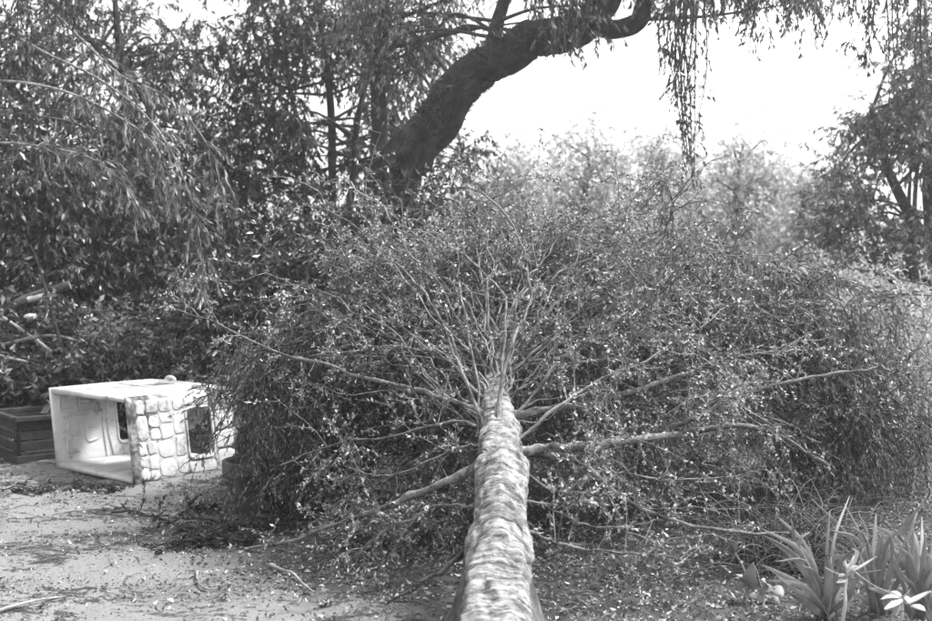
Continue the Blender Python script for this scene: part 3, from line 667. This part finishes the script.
def pad(fn, u0, u1, v0, v1, h, mat, parent, name='stone', r=None, j=.006):
    """a raised rounded stone of the moulded relief"""
    r = r or min(u1 - u0, v1 - v0) * .32
    base = rrect(u0, u1, v0, v1, r, 3); cu, cv = (u0 + u1) / 2, (v0 + v1) / 2
    base = [(a + R.normal(0, j), b + R.normal(0, j)) for a, b in base]
    n = len(base); vs = []
    for s, dp in [(1, .004), (.97, -h * .6), (.86, -h), (.4, -h * 1.1), (.02, -h * 1.1)]:
        for a, b in base: vs.append(fn(cu + (a - cu) * s, cv + (b - cv) * s, dp))
    f = [[i * n + k, i * n + (k + 1) % n, (i + 1) * n + (k + 1) % n, (i + 1) * n + k] for i in range(4) for k in range(n)]
    A = Acc(); A.add(vs, f); return build(A, name, mat, parent)
fr = lambda u, v, d: W(d, u, v)                       # right wall, outside at depth 0
fl = lambda u, v, d: W(LA - d, u, v)                  # left wall, outside at depth 0, inside at TH
fli = lambda u, v, d: W(LA - TH - d * -1 if False else LA - TH + d, u, v)   # seen from inside: proud = towards the middle
ftp = lambda u, v, d: W(TH + .003 + u, v, HH - .002 - d)
fbt = lambda u, v, d: W(TH + .003 + u, v, .002 + d)
wr = panel('wall', fr, LB, HH, (.51, .71, .15, .50), M['plastic_dirty']); tag(wr, 'outer wall with moulded stones and dark grime')
wl_ = panel('wall', fl, LB, HH, (.58, .82, .16, .50), M['plastic'])
wt = panel('wall', ftp, LA - 2 * TH - .006, LB, (.36, .82, .50, .84), M['plastic'])
wb = panel('wall', fbt, LA - 2 * TH - .006, LB, (.42, .70, .62, .88), M['plastic'])
# moulded stones, outside of the right wall
def stones(fn, rects, parent, mat, h):
    for (u0, u1, v0, v1) in rects: pad(fn, u0, u1, v0, v1, h * R.uniform(.7, 1.2), mat, parent, r=min(u1 - u0, v1 - v0) * R.uniform(.18, .4), j=.0035)
def split(u0, u1, v0, v1, lim):
    w_, h_ = u1 - u0, v1 - v0
    if max(w_, h_) < lim or (max(w_, h_) < lim * 1.5 and R.uniform() < .35): return [(u0 + .005, u1 - .005, v0 + .005, v1 - .005)]
    k = R.uniform(.36, .64)
    if w_ > h_ * R.uniform(.7, 1.3): return split(u0, u0 + w_ * k, v0, v1, lim) + split(u0 + w_ * k, u1, v0, v1, lim)
    return split(u0, u1, v0, v0 + h_ * k, lim) + split(u0, u1, v0 + h_ * k, v1, lim)
stones(fr, split(.05, .37, .02, .62, .16) + split(.37, .475, .03, .61, .17) + split(.48, .74, .535, .62, .2) + split(.48, .74, .02, .115, .2) + split(.75, .93, .03, .60, .2), wr, M['plastic'], .0045)
def ribs(fn, pts, parent, rad=.012):
    A = Acc(); l = np.array([fn(a, b, 0) for a, b in pts]); A.add(*tubes(smooth_line(l, 12)[None], np.full((1, 12), rad), 6)); build(A, 'relief_rib', M['plastic'], parent)
for pts in [[(.06, .56), (.06, .46), (.16, .46)], [(.12, .56), (.20, .56), (.20, .46)], [(.24, .58), (.24, .44), (.33, .44)], [(.24, .52), (.32, .52)], [(.24, .48), (.33, .48)], [(.07, .40), (.18, .40), (.30, .40)], [(.12, .36), (.12, .26), (.20, .26)], [(.27, .36), (.27, .20), (.36, .20)], [(.10, .22), (.10, .12), (.20, .12)], [(.20, .34), (.20, .18)], [(.30, .30), (.37, .30)], [(.44, .60), (.43, .30), (.44, .05)], [(.49, .60), (.47, .30), (.50, .06)]]:
    ribs(fl if False else (lambda u, v, d: W(LA - TH, u, v)), pts, wl_)
for fn, hole, par in [(fr, (.51, .71, .15, .50), wr), (lambda u, v, d: W(LA - TH, u, v), (.58, .82, .16, .50), wl_), (ftp, (.36, .82, .50, .84), wt)]:
    A = Acc(); l = np.array([fn(a, b, 0) for a, b in rrect(hole[0] - .02, hole[1] + .02, hole[2] - .02, hole[3] + .02, .05)]); l = np.vstack([l, l[:2]])
    A.add(*tubes(l[None], np.full((1, len(l)), .011), 8)); build(A, 'window_surround', M['plastic'], par)
for (a, b_) in [(.80, .93), (.10, .70)]:             # two moulded lugs on the upper wall
    c = W(a, b_, HH - .004); A = Acc(); l = np.array([c - E1 * .06, c - E1 * .045 + EZ * .02, c + EZ * .028, c + E1 * .045 + EZ * .02, c + E1 * .06]); A.add(*tubes(smooth_line(l, 12)[None], np.full((1, 12), .018), 8)); build(A, 'lug', M['plastic'], wt)

# ------------------------------------------------------------------ dark slatted crate behind it
def box(acc, c, ax, ay, az, sx, sy, sz, ch=.004):
    c = np.asarray(c, float); v = []
    for z in (-1, 1):
        for (x, y) in ((-1, -1), (1, -1), (1, 1), (-1, 1)): v.append(c + ax * x * sx / 2 + ay * y * sy / 2 + az * z * sz / 2)
    acc.add(v, [[0, 3, 2, 1], [4, 5, 6, 7], [0, 1, 5, 4], [1, 2, 6, 5], [2, 3, 7, 6], [3, 0, 4, 7]])
def part_box(name, parent, mat, c, ax, ay, az, sx, sy, sz):
    A = Acc(); box(A, c, ax, ay, az, sx, sy, sz); o = build(A, name, mat, parent, smooth=False)
    bv = o.modifiers.new('bevel', 'BEVEL'); bv.width = .005; bv.segments = 2; return o
KC = G(19, 463); KE1 = nrm(np.array([-.62, .78, 0])); KE2 = nrm(np.array([.78, .62, 0]))
KA, KB, KH = .62, .66, .36
cr = thing('wooden_crate', 'dark slatted wooden crate standing behind the white playhouse', 'crate', KC)
def K(a, b, z): return KC + a * KE1 + b * KE2 + np.array([0, 0, z])
for a in (.03, KA - .03):
    for b_ in (.03, KB - .03): part_box('corner_post', cr, M['wood_dark'], K(a, b_, .20), KE1, KE2, EZ, .05, .05, KH - .03)
for z in (.05, .135, .22, .305):
    part_box('slat', cr, M['wood_dark'], K(-.005, KB / 2, z), KE1, KE2, EZ, .02, KB - .02, .074)
    part_box('slat', cr, M['wood_dark'], K(KA + .005, KB / 2, z), KE1, KE2, EZ, .02, KB - .02, .074)
    part_box('slat', cr, M['wood_dark'], K(KA / 2, -.007, z), KE1, KE2, EZ, KA - .02, .02, .064)
    part_box('slat', cr, M['wood_dark'], K(KA / 2, KB + .007, z), KE1, KE2, EZ, KA - .02, .02, .064)
for a, b_, s1, s2 in [(-.022, KB / 2, .055, KB + .07), (KA + .022, KB / 2, .055, KB + .07)]: part_box('rim_board', cr, M['wood_dark'], K(a, b_, KH + .005), KE1, KE2, EZ, s1, s2, .04)
for b_ in (-.022, KB + .022): part_box('rim_board', cr, M['wood_dark'], K(KA / 2, b_, KH + .005), KE1, KE2, EZ, KA - .012, .055, .036)
part_box('base_board', cr, M['wood_dark'], K(-.03, KB / 2, .03), KE1, KE2, EZ, .03, KB + .06, .06)
part_box('base_board', cr, M['wood_dark'], K(KA / 2, -.033, .03), KE1, KE2, EZ, KA - .01, .03, .058)
part_box('bottom_board', cr, M['wood_dark'], K(KA / 2, KB / 2, .025), KE1, KE2, EZ, KA - .06, KB - .06, .02)
part_box('loose_slat', cr, M['wood_dark'], K(KA * .5, KB * .5, KH + .035), nrm(KE1 + .4 * KE2), nrm(KE2 - .4 * KE1), EZ, .7, .06, .018)

# ------------------------------------------------------------------ plant pot half hidden by the left flank of the crown
pc = G(256, 512); pt = thing('plant_pot', 'large round clay pot half hidden under the left side of the fallen crown', 'pot', pc)
def lathe(prof, c, k=40):
    th = np.linspace(0, 2 * np.pi, k, endpoint=False); v = []
    for (r_, z) in prof: v += [c + np.array([r_ * math.cos(t), r_ * math.sin(t), z]) for t in th]
    return np.array(v), [[i * k + j, i * k + (j + 1) % k, (i + 1) * k + (j + 1) % k, (i + 1) * k + j] for i in range(len(prof) - 1) for j in range(k)]
A = Acc(); A.add(*lathe([(.01, .01), (.135, .01), (.14, .02), (.175, .2), (.185, .25)], pc)); build(A, 'pot_body', M['pot'], pt)
A = Acc(); A.add(*lathe([(.186, .24), (.215, .243), (.218, .26), (.22, .345), (.212, .352), (.195, .35), (.188, .335), (.183, .24)], pc)); build(A, 'pot_rim', M['pot'], pt)
A = Acc(); A.add(*lathe([(.186, .30), (.1, .315), (.005, .32)], pc)); build(A, 'potting_soil', M['earth'], pt)

# ------------------------------------------------------------------ brush pile at the left edge
def log_thing(label, pts, r0, r1, mat='deadwood', name='cut_branch', cat='branch', group=None, k=12):
    l = smooth_line(pts, 24); t = thing(name, label, cat, l[0], group)
    ra = np.linspace(r0, r1, 24); v, f, uv = tubes(l[None], ra[None], k)
    v = v + nrm(v - np.repeat(l, k, 0)) * (np.repeat(ra, k) * .2 * fbm(v * 14, 51, 3))[:, None]
    A = Acc(); A.add(v, f, uv)
    build(A, 'bark', M[mat], t)
    A = Acc()
    for e, o in ((0, 0), (23, 23 * k)):
        ring_ = v[o:o + k]; c = ring_.mean(0)
        for q in range(k): A.add([ring_[q], ring_[(q + 1) % k], c, c], [[0, 1, 2, 3]])
    build(A, 'cut_end', M['deadwood'], t); return t
gp = 'cut branches in the brush pile'
log_thing('short pale cut branch on top of the brush pile', [P(28, 300, 10.6), P(40, 297, 10.62), P(55, 291, 10.7)], .030, .026, group=gp)
log_thing('long pale branch slanting down across the brush pile', [P(-20, 305, 10.7), P(10, 322, 10.5), P(36, 340, 10.45), P(52, 352, 10.4)], .018, .012, group=gp)
log_thing('thick dark log at the back of the brush pile', [P(-30, 330, 10.6), P(20, 302, 10.7), P(70, 285, 10.8)], .055, .04, 'stump', group=gp)
log_thing('pale thin stick lying lowest in the brush pile', [P(-10, 352, 10.2), P(10, 358, 10.2), P(28, 362, 10.25)], .014, .010, group=gp)
log_thing('dark branch leaning out of the brush pile', [P(70, 395, 10.3), P(62, 350, 10.3), P(40, 270, 10.5), P(30, 245, 10.6)], .02, .01, 'bark_dark', group=gp)
log_thing('grey branch lying level under the white scrap', [P(0, 345, 10.45), P(50, 336, 10.4), P(95, 346, 10.5)], .02, .014, 'twig', group=gp)
bh = thing('brush_heap', 'tangled heap of cut brush and dead leaves behind the crate at the left edge', 'brush heap', (-4.1, 10.7, 0))
nb = 240; az = R.uniform(0, 6.283, nb); q_ = R.uniform(0, 1, nb) ** .5
S = np.stack([-4.1 + np.cos(az) * q_ * .95, 10.75 + np.sin(az) * q_ * .55, R.uniform(.02, 1, nb) * (1.4 * (1 - q_ ** 2) + .15)], -1)
T = grow(S, rnd(nb) * (1, .8, .45), R.uniform(.3, 1.1, nb), 8, .4, .1); T[..., 2] = np.maximum(T[..., 2], .02)
A = Acc(); A.add(*tubes(T, np.linspace(1, .45, 8)[None] * R.uniform(.004, .018, (nb, 1)), 6)); tag(build(A, 'stick_tangle', M['twig'], bh), kind='stuff')
a, tg = sample(T, 80); nl = len(a); A = Acc(); ll = R.uniform(.04, .11, nl); A.add(*leaves(a + R.normal(0, .05, (nl, 3)), tg * .4 + rnd(nl), ll, ll * .4)); tag(build(A, 'dead_foliage', M['leaf_broad'], bh), kind='stuff')
c = P(31, 317, 10.48); u, v_ = np.meshgrid(np.linspace(0, 2 * np.pi, 21)[:-1], np.linspace(.05, math.pi - .05, 10))
v = np.stack([np.cos(u) * np.sin(v_) * .05, np.sin(u) * np.sin(v_) * .04, np.cos(v_) * .03], -1).reshape(-1, 3); v = v * (1 + .5 * fbm(v * 40, 61, 3))[:, None] + c
A = Acc(); A.add(v, [[i * 20 + j, i * 20 + (j + 1) % 20, (i + 1) * 20 + (j + 1) % 20, (i + 1) * 20 + j] for i in range(9) for j in range(20)])
tag(build(A, 'white_scrap', M['plastic']), 'small crumpled white scrap caught on the brush pile', 'scrap')

# ------------------------------------------------------------------ strap-leaved plants, seedlings and weeds at the lower right
def strap(parent, pts, w, mat, n=12, name='leaf', fold=.25, tipw=.0):
    l = smooth_line(pts, n); tg = nrm(np.gradient(l, axis=0)); view = nrm(l - CAM)
    side = nrm(np.cross(tg, view + R.normal(0, .25, 3))); up = np.cross(side, tg)
    t = np.linspace(0, 1, n); ww = w * (np.minimum(1, .55 + t * 1.3) * np.clip((1 - t) * 3.2, 0, 1) ** .6 + tipw)
    ww[-1] = .0008
    v = np.concatenate([l - side * ww[:, None] / 2, l + up * ww[:, None] * fold, l + side * ww[:, None] / 2]); f = []
    for i in range(n - 1): f += [[i, i + 1, n + i + 1, n + i], [n + i, n + i + 1, 2 * n + i + 1, 2 * n + i]]
    A = Acc(); A.add(v, f, np.stack([np.repeat([0, .5, 1.], n) + R.uniform(0, 9), np.tile(t, 3)], -1)); o = build(A, name, mat, parent)
    so = o.modifiers.new('thickness', 'SOLIDIFY'); so.thickness = .0018; return o
px2m = lambda w, d: w / FPX * d
def clump(name, label, base_px, d, leaf_list, mat, group=None, extra=15):
    b0 = np.array([P(base_px, 600, d)[0], d, 0.0]); t = thing(name, label, 'plant', b0, group)
    for lf in leaf_list:
        pix, w = lf[:-1], lf[-1]; dd = d + R.normal(0, .05); n = len(pix)
        pts = [b0 + R.normal(0, .02, 3) * (1, 1, 0) + (0, 0, .0)] + [P(x, y, dd + (k + 1) * R.normal(0, .02)) for k, (x, y) in enumerate(pix)]
        strap(t, pts, px2m(w * .62, d), mat)
    for k in range(extra):
        az = R.uniform(0, 6.283); h_ = R.uniform(.22, .5); o = np.array([math.cos(az), math.sin(az) * .8, 0]) * R.uniform(.1, .38)
        pts = [b0 + R.normal(0, .03, 3) * (1, 1, 0), b0 + o * .35 + (0, 0, h_ * .65), b0 + o + (0, 0, h_ * R.uniform(.75, 1.05))]
        strap(t, pts, R.uniform(.010, .021), mat)
    return t
g2 = 'strap leaved plants at the lower right'
clump('strap_leaf_plant', 'strap leaved plant with broad arching blades left of the pale seedling', 828, 5.15,
      [((811, 581), (793, 556), (765, 536), 12), ((822, 598), (799, 556), (791, 519), 9), ((818, 590), (800, 551), (801, 538), (810, 532), 6), ((811, 592), (788, 578), (760, 564), 9),
       ((818, 612), (806, 603), (788, 592), 11), ((827, 597), (831, 557), 11), ((819, 585), (808, 540), 4), ((836, 600), (840, 575), (836, 548), 8), ((820, 605), (800, 585), (764, 580), 8), ((845, 600), (858, 575), (862, 552), 7), ((812, 600), (795, 590), (776, 575), 7), ((840, 605), (852, 590), (850, 562), 9)], M['strap'], g2)
clump('strap_leaf_plant', 'strap leaved plant with tall upright blades right of the pale seedling', 880, 5.2,
      [((873, 565), (875, 536), (876, 514), 7), ((884, 556), (902, 531), (924, 501), 10), ((878, 565), (883, 532), 7), ((890, 575), (904, 548), (917, 512), 7), ((868, 580), (858, 548), 6), ((893, 590), (905, 565), (908, 540), 8), ((872, 590), (862, 570), (866, 545), 7), ((886, 585), (893, 560), (890, 532), 8), ((880, 580), (889, 552), (899, 540), 5), ((865, 600), (850, 590), (838, 578), 7), ((862, 560), (867, 535), (858, 512), 4)], M['strap'], g2)
clump('strap_leaf_plant', 'strap leaved plant cut by the right edge of the picture', 925, 5.1,
      [((913, 576), (913, 523), 8), ((922, 574), (926, 533), 8), ((908, 560), (906, 540), 6), ((905, 603), (916, 588), (934, 566), 13), ((930, 580), (935, 520), 9), ((915, 590), (899, 573), (893, 555), 8), ((940, 590), (950, 540), 10), ((900, 600), (884, 592), (868, 588), 10), ((920, 590), (930, 560), (942, 545), 9), ((935, 600), (960, 575), 12)], M['strap'], g2)
def broad(parent, base, tip, w, mat, name='leaf', curl=.12):
    base, tip = np.asarray(base), np.asarray(tip); d = tip - base; ln = np.linalg.norm(d); d = d / ln
    s = nrm(np.cross(d, nrm(CAM - base) * .6 + np.array([0, 0, 1.]) + R.normal(0, .2, 3))); u = np.cross(s, d); n = 9; v = []
    t = np.linspace(0, 1, n); pr = np.sin(np.pi * np.clip(t, .02, .985) ** .8) ** .8
    mid = base + d * ln * t[:, None] + u * (curl * ln * np.sin(t * np.pi))[:, None]
    v = np.concatenate([mid - s * (w / 2 * pr)[:, None] + u * .12 * w, mid, mid + s * (w / 2 * pr)[:, None] + u * .12 * w]); f = []
    for i in range(n - 1): f += [[i, i + 1, n + i + 1, n + i], [n + i, n + i + 1, 2 * n + i + 1, 2 * n + i]]
    A = Acc(); A.add(v, f); o = build(A, name, mat, parent); so = o.modifiers.new('thickness', 'SOLIDIFY'); so.thickness = .0012; return o
def seedling(label, stem, leaves_, d, group, mat='leaf_white', r=.009):
    b0 = np.array([P(stem[0][0], 600, d)[0], d, 0.0]); t = thing('pale_seedling', label, 'plant', b0, group)
    l = smooth_line([b0] + [P(x, y, d) for x, y in stem[1:]], 16); A = Acc(); A.add(*tubes(l[None], np.linspace(r, r * .6, 16)[None], 8)); build(A, 'stem', M[mat], t)
    for (a, b_, w) in leaves_: broad(t, P(a[0], a[1], d), P(b_[0], b_[1], d + R.normal(0, .07)), px2m(w * R.uniform(.7, 1.05), d), M[mat], curl=R.uniform(-.1, .3))
g3 = 'pale seedlings among the strap leaves'
seedling('pale seedling with a white whorl of leaves on an upright stem', [(845, 632), (845, 605), (845, 590), (847, 578)],
         [((847, 577), (825, 568), 7), ((846, 576), (838, 577), 6), ((848, 576), (853, 562), 7), ((850, 574), (858, 552), 6), ((852, 572), (877, 557), 8), ((848, 570), (846, 560), 6), ((853, 566), (852, 549), 5), ((846, 580), (836, 583), 6), ((848, 578), (860, 566), 7)], 4.95, g3)
seedling('second pale seedling with broad white leaves near the right edge', [(903, 640), (902, 615), (902, 605), (900, 598)],
         [((900, 598), (880, 600), 7), ((902, 597), (890, 592), 6), ((904, 598), (914, 602), 8), ((905, 604), (932, 592), 15), ((902, 600), (884, 610), 8), ((912, 606), (926, 612), 12), ((900, 603), (890, 618), 9)], 4.95, g3)
log_thing('thin pale twig crossing in front of the strap leaves', [P(852, 570, 4.97), P(870, 583, 4.97), P(885, 591, 4.96), P(900, 598, 4.95)], .0035, .003, 'deadwood', 'dead_twig', 'twig')
wd = np.array([P(755, 590, 5.5)[0], 5.5, 0]); t = thing('broadleaf_weed', 'low weed with broad crinkled leaves left of the strap leaves', 'plant', wd)
for (a, b_, w) in [((752, 588), (754, 562), 16), ((748, 590), (735, 575), 9), ((760, 592), (776, 590), 12), ((756, 594), (762, 604), 14), ((770, 590), (785, 597), 14), ((765, 588), (760, 580), 10), ((748, 596), (758, 600), 10), ((735, 552), (728, 540), 8), ((768, 598), (780, 606), 10)]:
    broad(t, P(a[0], a[1], 5.5), P(b_[0], b_[1], 5.45), px2m(w, 5.5), M['leaf_weed'], curl=.2)
l = smooth_line([wd, P(752, 588, 5.5), P(742, 565, 5.5), P(735, 552, 5.5)], 14); A = Acc(); A.add(*tubes(l[None], np.linspace(.006, .003, 14)[None], 6)); build(A, 'stem', M['leaf_weed'], t)
# combed-over grass tussock
gc = np.array([P(800, 540, 6.3)[0], 6.3, 0]); t = thing('grass_tussock', 'dark tussock of long combed-over grass behind the strap leaves', 'grass', gc)
nb = 900; S = gc + np.stack([R.normal(0, .20, nb), R.normal(0, .16, nb), np.full(nb, .0)], -1)
D = np.stack([R.normal(-.1, .8, nb), R.normal(-.3, .4, nb), np.full(nb, 1.3)], -1)
T = grow(S, D, R.uniform(.3, .72, nb), 9, 2.6, .06); T[..., 2] = np.maximum(T[..., 2], .01)
A = Acc(); A.add(*tubes(T, np.broadcast_to(np.linspace(.0045, .001, 9), (nb, 9)), 3)); tag(build(A, 'blade_tuft', M['grass'], t), kind='stuff')

# ------------------------------------------------------------------ litter on the ground
def scatter(n, fdens, xr, yr):
    x, y = R.uniform(*xr, n), R.uniform(*yr, n); k = R.uniform(0, 1, n) < fdens(x, y); x, y = x[k], y[k]; return np.stack([x, y, gh(x, y) + .004], -1)
p = scatter(66000, dens, (-4.2, 3.8), (4.7, 9.2)); n = len(p); ll = R.uniform(.012, .04, n); d = rnd(n) * (1, 1, .5)
A = Acc(); A.add(*leaves(p + (0, 0, .004) , d, ll, ll * R.uniform(.3, .55, n), .25)); tag(build(A, 'leaf_litter', M['litter']), 'fallen leaves strewn over the earth under and beside the crown', 'leaf litter', None, 'stuff')
p = scatter(60000, lambda x, y: np.clip(.25 + 1.2 * fbm(np.stack([x * 2.2, y * 3.0, x * 0], -1), 75, 4), .04, 1), (-4.6, 1.4), (4.6, 10)); n = len(p); ll = R.uniform(.005, .017, n)
A = Acc(); A.add(*leaves(p, rnd(n) * (1, 1, .25), ll, ll * R.uniform(.2, .7, n), .25)); tag(build(A, 'chaff', M['chaff']), 'fine chaff and crumbled leaves on the bare earth', 'chaff', None, 'stuff')
p = scatter(2000, lambda x, y: .25 + .75 * dens(x, y), (-4.6, 4.2), (4.2, 10.5)); n = len(p)
T = grow(p, rnd(n) * (1, 1, .08), R.uniform(.04, .2, n), 4, 0, .25); T[..., 2] = gh(T[..., 0], T[..., 1]) + .006
A = Acc(); A.add(*tubes(T, np.broadcast_to(np.linspace(.003, .0012, 4), (n, 4)), 3)); tag(build(A, 'twig_litter', M['twig']), 'small broken twigs strewn over the earth', 'twigs', None, 'stuff')
# clods and pebbles on the bare earth
p = scatter(2600, lambda x, y: .5 + 0 * x, (-4.6, 3.5), (4.4, 10)); A = Acc()
cube = np.array([[-1, -1, -1], [1, -1, -1], [1, 1, -1], [-1, 1, -1], [-.6, -.6, .7], [.6, -.6, .7], [.6, .6, .7], [-.6, .6, .7]]) * .5
cf = np.array([[4, 5, 6, 7], [0, 1, 5, 4], [1, 2, 6, 5], [2, 3, 7, 6], [3, 0, 4, 7]]); n = len(p); s = R.uniform(.005, .02, n) * R.uniform(.4, 1, n)
v = p[:, None] + cube[None] * s[:, None, None] * R.uniform(.6, 1.4, (n, 8, 3)); A.add(v, (cf[None] + (np.arange(n) * 8)[:, None, None]))
tag(build(A, 'grit', M['stone']), 'small clods and pebbles on the bare earth', 'grit', None, 'stuff')
# bigger fallen sticks and leafy sprigs that can be told apart
def sprig(label, pix, r, leafy, mat='twig_dark', lm='leaf_dark'):
    pts = [G(x, y, .02) for x, y in pix]; l = smooth_line(pts, 20); l[:, 2] = gh(l[:, 0], l[:, 1]) + r + .01 + .03 * np.sin(np.linspace(0, 3.1, 20)) * (leafy > 0)
    t = thing('fallen_sprig' if leafy else 'dead_stick', label, 'sprig' if leafy else 'stick', l[0], 'sprigs and sticks on the earth')
    A = Acc(); A.add(*tubes(l[None], np.linspace(r, r * .4, 20)[None], 7)); build(A, 'stem', M[mat], t)
    if leafy:
        p, tg = sample(l[None], leafy, .1, 1); T = grow(p, tg * .5 + rnd(leafy) * (1, 1, .5), R.uniform(.06, .28, leafy), 5, .5, .15); T[..., 2] = np.maximum(T[..., 2], .02)
        A = Acc(); A.add(*tubes(T, np.broadcast_to(np.linspace(.003, .001, 5), (leafy, 5)), 3)); tag(build(A, 'twig_spray', M[mat], t), kind='stuff')
        a, tg = sample(T, 22); n = len(a); ll = R.uniform(.02, .05, n); A = Acc(); A.add(*leaves(a, tg + rnd(n) * .6, ll, ll * .3)); tag(build(A, 'foliage', M[lm], t), kind='stuff')
sprig('dark dead sprig lying on bare earth before the playhouse', [(112, 511), (135, 514), (160, 522), (185, 532), (215, 540)], .010, 26)
sprig('bushy dark sprig flattened on the earth left of the lowest bough', [(150, 548), (185, 545), (215, 538), (260, 540)], .008, 60)
sprig('dark leafy sprig beside the foot of the pot', [(200, 520), (230, 530), (270, 528)], .007, 40)
sprig('little dark tuft of leaves between the sprig and the pot', [(182, 513), (195, 511), (208, 512)], .005, 14)
sprig('curved pale stick below the flattened sprig', [(197, 570), (198, 580), (208, 585), (225, 580), (240, 573)], .007, 0, 'twig')
sprig('pale frayed stick at the lower left corner', [(-5, 613), (20, 607), (45, 601), (62, 598)], .009, 0, 'deadwood')
sprig('thin grey stick leaning away beside the pale frayed stick', [(40, 606), (50, 601), (72, 596)], .006, 0, 'twig_dark')
sprig('pale splintered stick near the end of the lowest bough', [(270, 560), (285, 568), (300, 578), (315, 590)], .010, 0, 'deadwood')
sprig('leaf sprig lying before the open end of the playhouse', [(60, 483), (85, 489), (110, 488)], .005, 22)
sprig('dark leaf sprig left of the playhouse opening', [(0, 488), (25, 492), (45, 490)], .005, 16)

# ------------------------------------------------------------------ the air
A = Acc(); box(A, (0, 7, 7.0), XA, np.array([0, 1., 0]), EZ, 240, 240, 16.4)
hz = bpy.data.materials.new('haze_air'); hz.use_nodes = True; nt = hz.node_tree
for nd in list(nt.nodes):
    if nd.type == 'BSDF_PRINCIPLED': nt.nodes.remove(nd)
pv = nt.nodes.new('ShaderNodeVolumePrincipled'); pv.inputs['Color'].default_value = grey(.95); pv.inputs['Density'].default_value = .0042; pv.inputs['Anisotropy'].default_value = .65
nt.links.new(pv.outputs[0], nt.nodes['Material Output'].inputs['Volume'])
tag(build(A, 'haze', hz, smooth=False), 'pale bright haze in the air', None, None, 'stuff')
